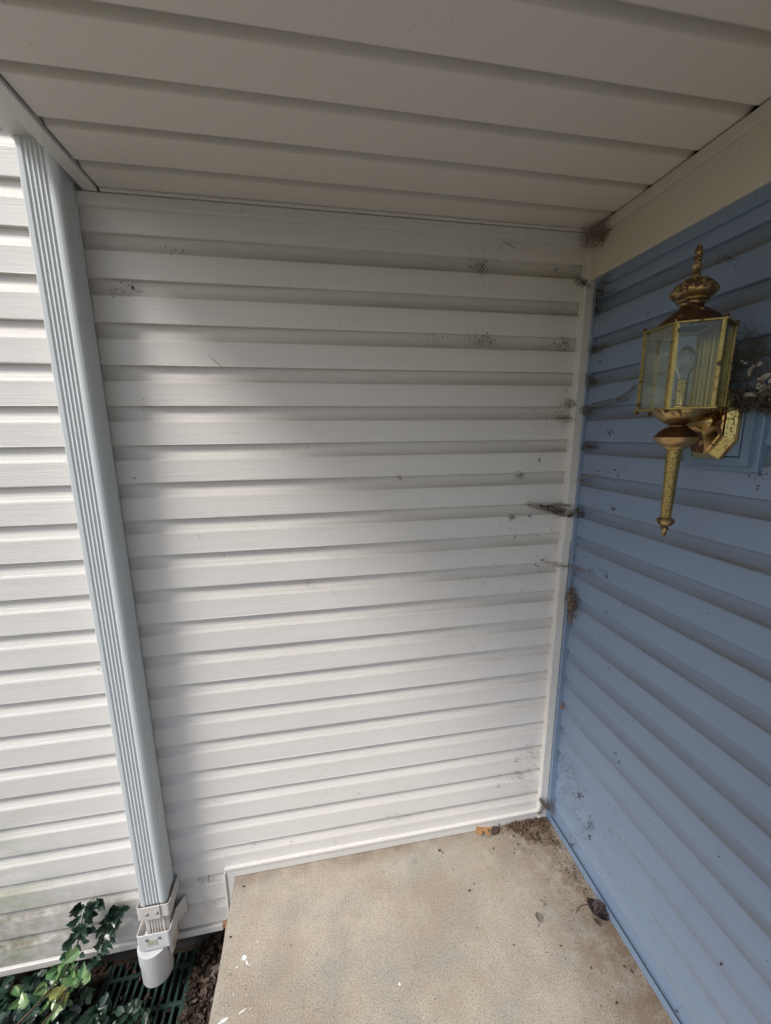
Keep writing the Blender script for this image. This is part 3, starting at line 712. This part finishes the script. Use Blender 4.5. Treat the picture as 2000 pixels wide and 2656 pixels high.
for i in range(26):
    p = Vector((r.uniform(-1.40, -1.315), r.uniform(-.45, .03), GZ + .012)); s = r.uniform(.008, .026)
    vs0 = len(mb.v); mb.ball(p, s, 9, 6, r.uniform(.8, 1.3), r.uniform(.8, 1.3), .75)
    for k in range(vs0, len(mb.v)):
        v = Vector(mb.v[k]); mb.v[k] = tuple(v + (v - p) * .5 * noise.noise(v * 45))
tag(mb.build('gravel', stone_m), 'small mossy stones along the edge of the slab', 'gravel', kind='stuff')

def single_leaf(name, label, p, d, size, mat, kind, fold, seed, up=Vector((0, 0, 1))):
    mb = MB(); leaf_mesh(mb, Vector(p), Vector(d), up, size, kind, fold, random.Random(seed)); o = mb.build(name, mat)
    m = o.modifiers.new('solid', 'SOLIDIFY'); m.thickness = .0008
    return tag(o, label, 'leaf')
single_leaf('dead_leaf', 'orange-brown lobed dead leaf on the slab against the white wall', at(1232, 2158, 2, .012), (1, .22, .05), .095, oak_m, 'oak', .35, 4, Vector((-.2, -.6, 1)))
single_leaf('dead_leaf', 'curled brown leaf edge lying beside the orange leaf', at(1275, 2165, 2, .005), (1, .5, .1), .05, litter_m, 'oval', .5, 6)
dl = thing('dead_leaf', 'crumpled blackish dead leaf against the foot of the blue wall', 'leaf')
mb = MB(); rr = random.Random(2)
pc_ = at(1553, 2372, 2, .012)
for k in range(5): leaf_mesh(mb, pc_ + rv(rr, .008) + Vector((-.012, .004, 0)), Vector((.8, -.6 + .35 * k, .25 * (k % 3))), Vector((-.3, 0, 1)) + rv(rr, .5), .045, 'round', .7, rr)
mb.build('blade', darkleaf_m, dl)
dl2 = thing('dead_leaf', 'twisted reddish brown leaf scrap just above the blackish leaf', 'leaf')
mb = MB()
for k in range(5): leaf_mesh(mb, at(1525 + k * 4, 2325 + k * 14, 2, .008), Vector((.3, -1, .2)) + rv(rr, .5), Vector((-.3, 0, 1)) + rv(rr, .5), .026, 'oval', .6, rr)
mb.tube(spline([at(1528, 2345, 2, .006), at(1505, 2350, 2, .004), at(1494, 2368, 2, .003)]), .0012, 5)
mb.build('blade', litter_m, dl2)
mb = MB(); leaf_mesh(mb, at(1403, 2395, 2, .004), Vector((.25, 1, 0)), Vector((0, 0, 1)), .042, 'oval', .3, rr); mb.add(*(lambda q: ([q + Vector((0, 0, .001)), q + Vector((.012, .006, .006)), q + Vector((.004, .016, .004))], [(0, 1, 2)]))(at(1410, 2352, 2, .004)))
tag(mb.build('bark_flake', greyflake_m), 'grey brown flake lying alone on the slab', 'flake')

# debris heap in the corner
mb = MB(); rr = random.Random(77); pts = []
def scat(u0, v0, u1, v1, n, wd, s0, s1, z=0.004):
    for i in range(n):
        t = rr.random(); u = u0 + (u1 - u0) * t + rr.gauss(0, wd); v = v0 + (v1 - v0) * t + rr.gauss(0, wd * .6)
        p = at(u, v, 2, rr.uniform(.001, z))
        if p.x > -.024 or p.y > -.018 or p.x < SX + .01: continue
        pts.append((p, rr.uniform(s0, s1)))
scat(1310, 2140, 1410, 2118, 300, 8, .002, .009, .018); scat(1330, 2140, 1400, 2180, 300, 6, .002, .009, .016); scat(1400, 2130, 1440, 2190, 200, 9, .0015, .006, .010); scat(1500, 2230, 1480, 2300, 60, 10, .0012, .004, .006); scat(1440, 2190, 1530, 2330, 120, 9, .001, .004, .006); scat(1310, 2150, 1250, 2150, 70, 7, .0015, .005, .008); scat(1540, 2350, 1680, 2560, 70, 10, .001, .0035, .004)
flakes(mb, pts, rr)
for k in range(70):
    u = rr.uniform(1320, 1420); v = 2140 + rr.gauss(0, 14); p = at(u, v, 2, .006)
    if p.x < -.03 and p.y < -.02: leaf_mesh(mb, p, rv(rr, 1), Vector((0, 0, 1)) + rv(rr, .5), rr.uniform(.012, .03), 'oval', .6, rr)
tag(mb.build('debris_heap', heap_m), 'brown crumbled leaf debris heaped in the corner of the slab', 'debris', kind='stuff')
# loose grit over the slab
mb = MB(); pts = []
for i in range(900):
    x = -.03 - abs(rr.gauss(0, .16)); y = -.02 - abs(rr.gauss(0, .30)) if rr.random() < .6 else -rr.uniform(.02, 1.1)
    if x > SX + .02: pts.append((Vector((x, y, .0012)), rr.uniform(.0007, .0026)))
for i in range(60): pts.append((Vector((rr.uniform(SX + .03, -.03), rr.uniform(-1.0, -.02), .001)), rr.uniform(.0007, .002)))
for u, v, s in [(1335, 2202, .006), (1345, 2190, .007), (1334, 2212, .006), (1280, 2200, .008), (1435, 2180, .011), (1405, 2335, .006), (1410, 2345, .005), (1398, 2400, .006), (1455, 2452, .007), (1333, 2450, .007), (1620, 2505, .008), (1535, 2510, .007), (1218, 2310, .010), (1230, 2292, .006), (632, 2298, .009), (598, 2430, .006), (1140, 2205, .008), (1148, 2210, .007), (1470, 2255, .008), (1475, 2262, .006), (1640, 2520, .006), (1600, 2600, .006), (1585, 2570, .004), (1560, 2520, .004)]:
    pts.append((at(u, v, 2, .003), s))
flakes(mb, pts, rr); tag(mb.build('loose_grit', grit_m), 'dark grit and crumbs scattered on the slab along the blue wall', 'grit', kind='stuff')
mb = MB(); pts = []
for u, v, s in [(1447, 2193, .005), (1486, 2243, .005), (1398, 2259, .0035), (1570, 2450, .002), (1564, 2628, .004), (1255, 2190, .002), (950, 2180, .002), (1470, 2190, .003)]: pts.append((at(u, v, 2, .003), s))
for i in range(60): pts.append((Vector((rr.uniform(-1.2, -.03), rr.uniform(-1., -.03), .001)), rr.uniform(.0006, .0014)))
flakes(mb, pts, rr); tag(mb.build('pale_crumbs', seed_m), 'tiny pale pebbles and crumbs on the slab', 'crumbs', kind='stuff')
# white splatters
def blob(pts_px, name, label, seedv):
    r2 = random.Random(seedv); mb = MB()
    for u, v, s, el, ang in pts_px:
        p = at(u, v, 2, .0008); n = 16; ring = []
        for k in range(n):
            a = 2 * math.pi * k / n; q = s * (1 + .25 * r2.uniform(-1, 1)); x_, y_ = q * math.cos(a) * el, q * math.sin(a)
            ring.append((p.x + x_ * math.cos(ang) - y_ * math.sin(ang), p.y + x_ * math.sin(ang) + y_ * math.cos(ang), .0012))
        mb.add(ring + [(p.x, p.y, .0022)], [(k, (k + 1) % n, n) for k in range(n)])
    tag(mb.build(name, paint_m), label, 'paint splash')
blob([(634, 2483, .0075, 1.0, 1.2)], 'paint_splash', 'largest white paint splash, near the left edge of the slab', 3)
blob([(641, 2496, .0030, 2.2, -.9)], 'paint_splash', 'thin white paint drip just under the largest splash', 6)
blob([(583, 2645, .0045, 2.2, .3)], 'paint_splash', 'thick white end of the paint streak at the lower left of the slab', 4)
blob([(628, 2623, .0020, 6.5, .42)], 'paint_splash', 'thin white tail of the paint streak at the lower left of the slab', 7)
blob([(1037, 2552, .0040, .8, .3)], 'paint_splash', 'single pale paint dot in the middle of the slab', 5)
blob([(615, 2508, .0024, 1.4, 1), (648, 2502, .0022, 1, 0), (668, 2442, .0018, 1, 0), (606, 2578, .0018, 1, 0), (640, 2580, .0018, 1, 0), (582, 2614, .0016, 1, 0), (588, 2606, .0012, 1, 0), (1100, 2640, .0014, 2, 1), (650, 2615, .0013, 2, .4), (570, 2654, .003, 1.4, .3)], 'paint_specks', 'tiny white paint specks dotted over the left side of the slab', 8)
bpy.data.objects['paint_specks']['kind'] = 'stuff'; del bpy.data.objects['paint_specks']['category']
# ================================================================= DIRT FLECKS ON THE WALLS
def wallpts(clusters, ax, val, r):
    out = []
    for u, v, su, sv, n, s in clusters:
        if n > 9:
            for i in range(n * 3): out.append((at(u + r.gauss(0, su * 1.35), v + r.gauss(0, sv * 1.2), ax, val), r.uniform(.0005, .0011)))
    for u, v, su, sv, n, s in clusters:
        for i in range(n):
            p = at(u + r.gauss(0, su), v + r.gauss(0, sv), ax, val)
            out.append((p, s * r.uniform(.5, 1.55)))
    return out
rr = random.Random(5); mb = MB()
W_ = [(320, 752, 24, 9, 46, .0022), (345, 748, 3, 3, 4, .005), (450, 648, 22, 6, 14, .0026), (1246, 690, 12, 10, 60, .0022), (1256, 882, 14, 7, 60, .0026), (1462, 890, 10, 10, 46, .0026), (1225, 880, 20, 8, 22, .0016), (1120, 880, 18, 8, 22, .0020), (1460, 690, 10, 20, 14, .0016), (1445, 700, 4, 3, 5, .003),
      (1445, 785, 18, 14, 26, .0014), (1500, 1060, 14, 20, 40, .0022), (1470, 1085, 20, 8, 40, .0018), (1380, 1060, 30, 30, 18, .0014), (1465, 1150, 30, 8, 16, .0014), (1348, 1233, 6, 6, 60, .0019), (1035, 1238, 5, 5, 20, .0018), (1402, 1192, 3, 4, 7, .0028), (1367, 1200, 8, 10, 8, .0014),
      (1330, 1343, 5, 4, 26, .0026), (1373, 1338, 3, 4, 7, .0026), (1443, 1344, 6, 2, 6, .0020), (1430, 1365, 1, 8, 5, .0016), (1337, 1391, 2, 5, 9, .0020), (1393, 1390, 1, 7, 8, .0016), (1447, 1410, 8, 8, 14, .0014), (1340, 1432, 4, 4, 5, .0020), (1408, 1452, 3, 2, 4, .0032), (1392, 1466, 3, 2, 4, .0030), (1400, 1448, 20, 8, 10, .0016),
      (1296, 1478, 1, 5, 6, .0016), (1330, 1497, 22, 3, 20, .0012), (1355, 1515, 3, 8, 5, .0018), (1216, 1500, 5, 3, 8, .0016), (800, 1512, 4, 4, 16, .0018), (1290, 1710, 24, 4, 18, .0014), (1283, 1712, 2, 5, 5, .0018), (1378, 1950, 16, 10, 50, .0018), (1338, 1970, 4, 5, 8, .0028), (1345, 2010, 12, 6, 34, .0022), (1295, 2018, 4, 5, 12, .0016), (1293, 2040, 2, 3, 8, .0024), (1380, 2030, 20, 20, 40, .0014), (1365, 2053, 14, 2, 10, .002),
      (1035, 2118, 12, 5, 22, .0018), (755, 2190, 1, 5, 5, .0020), (660, 2188, 8, 3, 10, .0018), (870, 2187, 1, 4, 3, .0018), (1000, 2100, 120, 30, 26, .0010), (1300, 1900, 80, 60, 40, .0011),
      (515, 2282, 4, 3, 12, .0024), (543, 2280, 3, 4, 10, .0024), (560, 2285, 12, 3, 12, .0015), (555, 2345, 4, 6, 6, .0018), (262, 1500, 4, 3, 3, .002), (258, 1733, 3, 5, 5, .0022), (292, 2042, 2, 4, 3, .0018), (570, 700, 1, 1, 3, .0016), (660, 980, 3, 4, 4, .0014), (375, 1055, 5, 12, 14, .0012), (405, 1095, 14, 8, 10, .0012), (310, 985, 1, 6, 6, .0012), (350, 1240, 3, 4, 6, .0020), (1175, 1900, 60, 30, 12, .0010),
      (210, 1810, 12, 5, 8, .0010), (60, 2280, 40, 8, 14, .0012), (500, 2030, 1, 1, 2, .002), (430, 2050, 1, 1, 2, .002), (560, 2075, 2, 1, 3, .0018)]
for _ in range(150): W_.append((rr.uniform(420, 1440), rr.uniform(640, 2080), 3, 3, 1, .0012))
for _ in range(120): W_.append((1480 - abs(rr.gauss(0, 60)), rr.uniform(640, 2080), 2, 2, 1, .0014))
for _ in range(30): W_.append((rr.uniform(0, 300), rr.uniform(500, 2300), 2, 2, 1, .0010))
for _ in range(900): W_.append((1490 - abs(rr.gauss(0, 110)), rr.uniform(610, 2090), 2, 2, 1, .0008))
for _ in range(260): W_.append((rr.uniform(1000, 1500), rr.uniform(585, 800), 3, 3, 1, .0010))
def curls(mb, spec, ax, r):
    for u, v, su, sv, n in spec:
        for i in range(n):
            p = at(u + r.gauss(0, su), v + r.gauss(0, sv), ax, -.004); q = p + Vector((r.gauss(0, .004) if ax == 1 else 0, r.gauss(0, .004) if ax == 0 else 0, r.gauss(0, .006)))
            mb.tube(spline([p, p.lerp(q, .5) + rv(r, .0025), q], 4), .00045, 4, False)
curls(mb, [(1215, 590, 40, 10, 14), (1300, 640, 60, 8, 16), (1246, 700, 20, 14, 14), (1290, 685, 10, 8, 6), (1256, 880, 40, 10, 18), (1450, 890, 20, 14, 12), (1450, 700, 30, 20, 14), (1440, 800, 30, 20, 14), (1460, 1060, 20, 24, 18), (1370, 1075, 50, 14, 14), (1350, 1380, 60, 40, 16), (1400, 1480, 50, 30, 16), (1330, 1540, 60, 60, 16), (1360, 1980, 40, 30, 24), (800, 940, 200, 120, 8), (600, 1100, 160, 200, 10), (900, 1500, 300, 200, 16), (1000, 2050, 200, 40, 12), (540, 2290, 24, 8, 8)], 1, rr)
for p, s in wallpts(W_, 1, -.003, rr): 
    if -2.3 < p.x < -.05: pts = flakes(mb, [(p, s)], rr)
tag(mb.build('dirt_flecks', grit_m), 'dark specks of dirt and insect husks stuck to the white siding', 'dirt', kind='stuff')
mb = MB()
B_ = [(1556, 760, 5, 14, 60, .0026), (1548, 800, 6, 12, 50, .003), (1570, 800, 12, 8, 24, .0018), (1545, 905, 8, 6, 60, .0024), (1560, 895, 10, 4, 14, .002), (1535, 990, 8, 6, 60, .0024), (1556, 940, 2, 3, 5, .0026), (1580, 972, 3, 5, 8, .0024), (1583, 1120, 4, 3, 12, .0026), (1560, 1100, 16, 14, 14, .0014), (1532, 1155, 10, 8, 60, .0022),
      (1551, 1222, 2, 2, 4, .0024), (1595, 1221, 2, 2, 4, .0028), (1592, 1247, 1, 1, 3, .002), (1510, 1245, 6, 6, 30, .0018), (1590, 1320, 3, 5, 12, .0028), (1505, 1330, 6, 8, 46, .0028), (1525, 1330, 12, 4, 14, .0014), (1540, 1480, 9, 5, 22, .0018), (1571, 1487, 4, 5, 8, .0028), (1572, 1493, 3, 3, 5, .003), (1483, 1490, 4, 8, 30, .0026), (1489, 1440, 3, 3, 6, .0026), (1524, 1443, 2, 2, 4, .0022),
      (1616, 1566, 1, 4, 4, .0024), (1575, 1588, 2, 2, 3, .002), (1580, 1733, 2, 4, 6, .0024), (1597, 1954, 2, 4, 6, .0026), (1605, 1977, 3, 3, 6, .0026), (1570, 1920, 1, 3, 3, .0018), (1455, 1970, 8, 14, 60, .0020), (1480, 2000, 10, 14, 50, .0018), (1504, 2063, 4, 4, 14, .0034), (1500, 2050, 16, 16, 60, .0018), (1467, 2050, 8, 10, 40, .0018), (1490, 2090, 8, 14, 40, .0018), (1460, 1900, 8, 14, 40, .0018), (1530, 2140, 5, 10, 60, .0020), (1516, 2150, 2, 2, 4, .0032), (1530, 2172, 3, 3, 8, .0028), (1490, 2170, 14, 14, 60, .0018), (1485, 2190, 4, 4, 10, .0026), (1560, 2180, 30, 40, 80, .0014), (1583, 2155, 3, 5, 8, .0018), (1480, 1950, 16, 50, 80, .0014),
      (1600, 2260, 40, 50, 60, .0013), (1871, 2498, 2, 2, 4, .0026), (1865, 2224, 1, 1, 3, .0022), (1663, 2450, 40, 50, 24, .0012), (1705, 2430, 40, 80, 20, .0012), (1945, 1235, 2, 2, 4, .0026), (1970, 1230, 3, 3, 7, .0022), (1990, 1230, 2, 2, 4, .0022), (1965, 1265, 1, 3, 4, .002), (1680, 815, 3, 10, 6, .002), (1890, 670, 10, 5, 14, .0022), (1870, 780, 12, 8, 16, .0016), (1760, 2620, 6, 8, 8, .002)]
for _ in range(130): B_.append((rr.uniform(1500, 2000), rr.uniform(900, 2600), 2, 2, 1, .0012))
for _ in range(120): B_.append((1500 + abs(rr.gauss(0, 50)), rr.uniform(760, 2150), 2, 2, 1, .0014))
for _ in range(500): B_.append((1500 + abs(rr.gauss(0, 70)), rr.uniform(740, 2200), 2, 2, 1, .0009))
curls(mb, [(1580, 1240, 30, 30, 12), (1540, 900, 20, 20, 10), (1480, 2010, 20, 60, 26), (1530, 2150, 30, 30, 16), (1900, 680, 30, 20, 8), (1970, 1230, 20, 20, 6), (1600, 1600, 60, 100, 8)], 0, rr)
for p, s in wallpts(B_, 0, -.003, rr):
    if p.y < -.03 and p.y > -1.2 and p.z > .02: flakes(mb, [(p, s)], rr)
for _ in range(260):
    z = rr.uniform(.02, 2.25) if rr.random() < .4 else ZT - rr.randint(1, 20) * PITCH - rr.uniform(.0, .03)
    x = lean(rr.choice([-.0375, -.0345, rr.uniform(-.036, -.004), -.003]), z); flakes(mb, [(Vector((x, -.0228, z)), rr.uniform(.0006, .0022))], rr)
tag(mb.build('dirt_flecks', grit_m), 'dark specks of dirt stuck to the blue siding and corner post', 'dirt', kind='stuff')

# ================================================================= COBWEBS AND NESTS
def web(name, label, ends, mat, n, sag=.01, spread=.02, crumbs=0, csize=.002, rad=.00035, seed=1, cmat=None, cat='cobweb'):
    """ends: list of (A, B) anchor segments; strands run between points spread around A and B"""
    r = random.Random(seed); root = thing(name, label, cat); mb = MB(); mc = MB(); pts = []
    n = max(2, int(n * .6)); rad *= .8
    for i in range(n):
        A, B, sa, sb = r.choice(ends)
        a = Vector(A) + rv(r, sa); b = Vector(B) + rv(r, sb); m_ = a.lerp(b, r.uniform(.3, .7)) + rv(r, spread) + Vector((0, 0, -sag * r.random()))
        s = spline([a, m_, b], 5); mb.tube(s, rad * r.uniform(.6, 1.6), 3, False)
        for k in range(crumbs):
            q = s[r.randrange(len(s))]; pts.append((q + rv(r, .004), csize * r.uniform(.25, 1.5) ** 1.3))
    mb.build('strands', mat, root)
    if len(pts) > 9: flakes(mc, pts, r); mc.build('crumbs', cmat or mat, root)
    return root
V = Vector
def A1(u, v, yy=-.02): return at(u, v, 1, yy)
def A0(u, v, xx=-.02): return at(u, v, 0, xx)
cc = V((-.035, -.03, 2.262))
web('cobweb', 'thick tan cobweb clump in the upper corner under the ceiling', [(V((-.055, -.03, 2.272)), V((-.035, -.05, 2.240)), .032, .030), (V((-.03, -.07, 2.268)), V((-.04, -.03, 2.245)), .022, .022), (V((-.03, -.10, 2.262)), V((-.03, -.06, 2.250)), .02, .02)], web_m, 300, .010, .018, 0, .0014, .00035, 3, web_m)
web('cobweb', 'black cobweb blotch where the second white lap meets the corner post', [(A1(1495, 722), A1(1522, 738), .008, .008), (A1(1510, 728), A1(1528, 745), .006, .008)], webdark_m, 44, .004, .006, 2, .0030, .0006, 4)
web('cobweb', 'dark dusty web hanging beside the top of the corner post on blue siding', [(A0(1552, 745), A0(1545, 830), .008, .01), (A0(1545, 770), A0(1590, 760), .01, .012), (A0(1556, 730), A0(1580, 720), .008, .02)], webdark_m, 70, .006, .012, 1, .0022, .0005, 5)
web('cobweb', 'small dirty web at the fourth blue lap by the corner post', [(A0(1535, 910), A0(1570, 893), .010, .012), (A0(1530, 905), A0(1548, 912), .010, .010)], webdark_m, 36, .004, .008, 1, .0022, .0005, 6)
web('cobweb', 'crumb-laden web at the fifth blue lap by the corner post', [(A0(1526, 980), A0(1548, 990), .012, .012), (A0(1524, 968), A0(1530, 1008), .008, .010)], webdark_m, 44, .004, .008, 1, .0022, .0005, 7)
web('cobweb', 'long ragged web reaching from the corner post across blue siding towards the lantern', [(A0(1510, 1068), A0(1550, 1052), .010, .010), (A0(1510, 1058), A0(1590, 1038), .008, .008), (A0(1540, 1050), A0(1630, 1030), .008, .006), (A0(1598, 1036), A0(1650, 1000), .004, .005), (A0(1510, 1070), A0(1535, 1062), .012, .010)], webdark_m, 110, .008, .009, 2, .0018, .0004, 8, web_m)
web('cobweb', 'web of dirt on the white lap left of the long ragged web', [(A1(1486, 1050), A1(1470, 1040), .012, .012), (A1(1484, 1080), A1(1450, 1086), .012, .014)], webdark_m, 50, .004, .008, 1, .0022, .0005, 9)
web('cobweb', 'flared dusty web just under the long ragged web', [(A0(1512, 1150), A0(1540, 1150), .012, .014), (A0(1508, 1165), A0(1528, 1152), .008, .012)], webdark_m, 46, .004, .008, 1, .0018, .0005, 10)
web('cobweb', 'dark V-shaped web sack under a white lap left of the corner post', [(A1(1372, 1306), A1(1470, 1330), .010, .012), (A1(1420, 1312), A1(1474, 1310), .004, .008), (A1(1430, 1325), A1(1478, 1335), .006, .006), (A1(1400, 1310), A1(1470, 1322), .004, .010), (A1(1475, 1312), A1(1478, 1338), .006, .003)], webdark_m, 170, .006, .009, 1, .0012, .0004, 11)
web('cobweb', 'web knot wrapped round the post joint beside the V-shaped web', [(A1(1474, 1338, -.026), A0(1500, 1318), .003, .006), (A1(1474, 1338, -.026), A1(1486, 1335, -.028), .003, .004), (A0(1500, 1318), A0(1500, 1340), .005, .006)], webdark_m, 70, .004, .004, 1, .0024, .0006, 12)
web('cobweb', 'pale stretched web strand crossing the corner post at mid height', [(A1(1405, 1455), A1(1475, 1468, -.03), .010, .006), (A1(1435, 1462), A1(1478, 1468, -.03), .010, .006), (A1(1475, 1468, -.03), A0(1530, 1480), .006, .012), (A1(1478, 1466, -.03), A0(1500, 1462), .006, .010)], web_m, 46, .006, .010, 0, .002, .0004, 13)
web('cobweb', 'thin pale web with husks on blue siding above the mid-height strand', [(A0(1505, 1238), A0(1550, 1228), .010, .008), (A0(1498, 1245), A0(1530, 1252), .010, .008)], web_m, 34, .006, .010, 1, .0016, .0004, 14)
web('cobweb', 'grey frayed web tuft at the foot of the corner post', [(A1(1405, 2075, -.03), A0(1435, 2095, -.02), .008, .012), (A1(1400, 2072, -.025), A1(1425, 2100, -.035), .006, .006), (A0(1425, 2070, -.02), A0(1432, 2110, -.02), .012, .008), (A1(1396, 2110, -.02), A1(1412, 2088, -.03), .004, .006)], greyflake_m, 120, .004, .012, 0, .002, .0005, 15)
web('cobweb', 'faint web along the ceiling channel of the white wall', [(A1(1300, 620, -.013), A1(1340, 640, -.013), .012, .012), (A1(1310, 630, -.013), A1(1370, 632, -.013), .006, .01)], webdark_m, 9, .003, .006, 1, .0014, .0003, 16)
web('cobweb', 'loose hair-like strand curved on the upper white siding', [(A1(523, 893, -.008), A1(540, 920, -.006), .0003, .0003), (A1(540, 920, -.006), A1(575, 950, -.006), .0003, .0003)], web_m, 5, .0, .0006, 0, .001, .0004, 17)
web('cobweb', 'dark crumbs caught on the frieze side of the upper corner cobweb', [(V((-.03, -.09, 2.265)), V((-.03, -.075, 2.215)), .012, .016)], webdark_m, 26, .004, .01, 1, .0022, .0003, 33)
# mud nest in the corner by the blue wall
rr = random.Random(9); ns = thing('mud_nest', 'brown papery nest stuck on blue siding beside the corner post', 'nest'); mb = MB()
pts = []
for i in range(260):
    t = rr.random(); u = 1482 + rr.gauss(0, 7); v = 1560 + rr.gauss(0, 18)
    p = at(u, v, 0, -.012 - abs(rr.gauss(0, .006))); pts.append((p, rr.uniform(.002, .0055)))
for i in range(90):
    t = rr.random(); p = at(1482 - 6 * t + rr.gauss(0, 2.5), 1575 + 50 * t, 0, -.010 - rr.random() * .006); pts.append((p, rr.uniform(.0015, .0035)))
pts = [q for q in pts if q[0].y < -.02]
def lump(mb, c, s, sx, sy, sz, f=45, amt=.45):
    k0 = len(mb.v); mb.ball(c, s, 22, 16, sx, sy, sz)
    for k in range(k0, len(mb.v)):
        v = Vector(mb.v[k]); d = v - Vector(c); mb.v[k] = tuple(v + d * amt * (noise.noise(v * f) + .5 * noise.noise(v * f * 2.7)))
lump(mb, at(1481, 1562, 0, -.012), .022, .55, .62, 1.45, 60, .7); lump(mb, at(1483, 1540, 0, -.010), .012, .5, .7, 1.5, 90, .7); lump(mb, at(1480, 1600, 0, -.010), .010, .4, .5, 2.3, 90, .7)
flakes(mb, pts, rr); mb.build('clods', nest_m, ns)
mb = MB()
for i in range(60):
    p = at(1482 + rr.gauss(0, 9), 1560 + rr.gauss(0, 24), 0, -.014); s = spline([p, p + rv(rr, .008), p + rv(rr, .014)], 4); mb.tube(s, .0007, 3, False)
mb.build('fibres', web_m, ns)
tag((lambda m_: (flakes(m_, [(at(1457 + rr.gauss(0, 3), 1832 + rr.gauss(0, 5), 0, -.006), rr.uniform(.002, .005)) for _ in range(26)], rr), m_.build('leaf_scrap', oak_m))[1])(MB()), 'small reddish scrap caught on blue siding low by the corner post', 'leaf scrap')
# old nest and husks behind the lantern
bn = thing('old_nest', 'dark dusty nest packed between the lantern and its block', 'nest'); mb = MB(); mt = MB(); pts = []
for i in range(520):
    t = rr.random()
    x = -rr.uniform(.006, .045); y = -.545 - rr.random() * .10; z = 1.698 + rr.gauss(0, .010) + (y + .60) * .10
    pts.append((V((x, y, z)), rr.uniform(.002, .006)))
for i in range(160):
    u, v = rr.uniform(1893, 1918), rr.uniform(890, 1060); pts.append((at(u, v, 0, -.02 - rr.random() * .03), rr.uniform(.0015, .005)))
flakes(mb, pts, rr); mb.build('clods', clod_m, bn)
for i in range(240):
    y = -.53 - rr.random() * .15; p = V((-.010 - rr.random() * .04, y, 1.705 + rr.gauss(0, .012)))
    if i % 2: p = at(rr.uniform(1895, 1990), rr.uniform(870, 985), 0, -.012 - rr.random() * .02)
    s = spline([p, p + rv(rr, .015), p + rv(rr, .03)], 4); mt.tube(s, .00055, 3, False)
mt.build('fibres', webdark_m, bn)
hk = thing('husk_cluster', 'cluster of pale papery husks on a web right of the lantern', 'husks'); mb = MB()
for u, v, s in [(1955, 953, .016), (1962, 951, .014), (1978, 945, .010), (1950, 960, .006), (1975, 988, .016), (1980, 975, .012), (1985, 995, .014), (1990, 1003, .016), (1992, 1012, .012), (1982, 1006, .010), (1972, 980, .008), (1963, 1028, .018), (1948, 1026, .010), (1972, 1020, .008), (1997, 985, .012), (1999, 1020, .016), (1995, 1032, .010), (1935, 1024, .007), (1988, 985, .010), (1993, 993, .012), (1998, 1000, .012), (1940, 940, .006), (1930, 936, .006), (1820, 1047, .008)]:
    leaf_mesh(mb, at(u, v, 0, -.035 if u > 1900 else -.13), rv(rr, 1) + V((0, .3, -.3)), V((-1, -.6, .3)) + rv(rr, .7), s * 1.25, rr.choice(['round', 'oval']), .5, rr); mb.build('husk', seed_m, hk); mb = MB()
mb = MB()
for i in range(120):
    p = at(rr.uniform(1900, 2010), rr.uniform(1000, 1050), 0, -.02 - rr.random() * .02); s = spline([p, p + rv(rr, .012), p + rv(rr, .03)], 4); mb.tube(s, .0005, 3, False)
mb.build('web', webdark_m, hk)
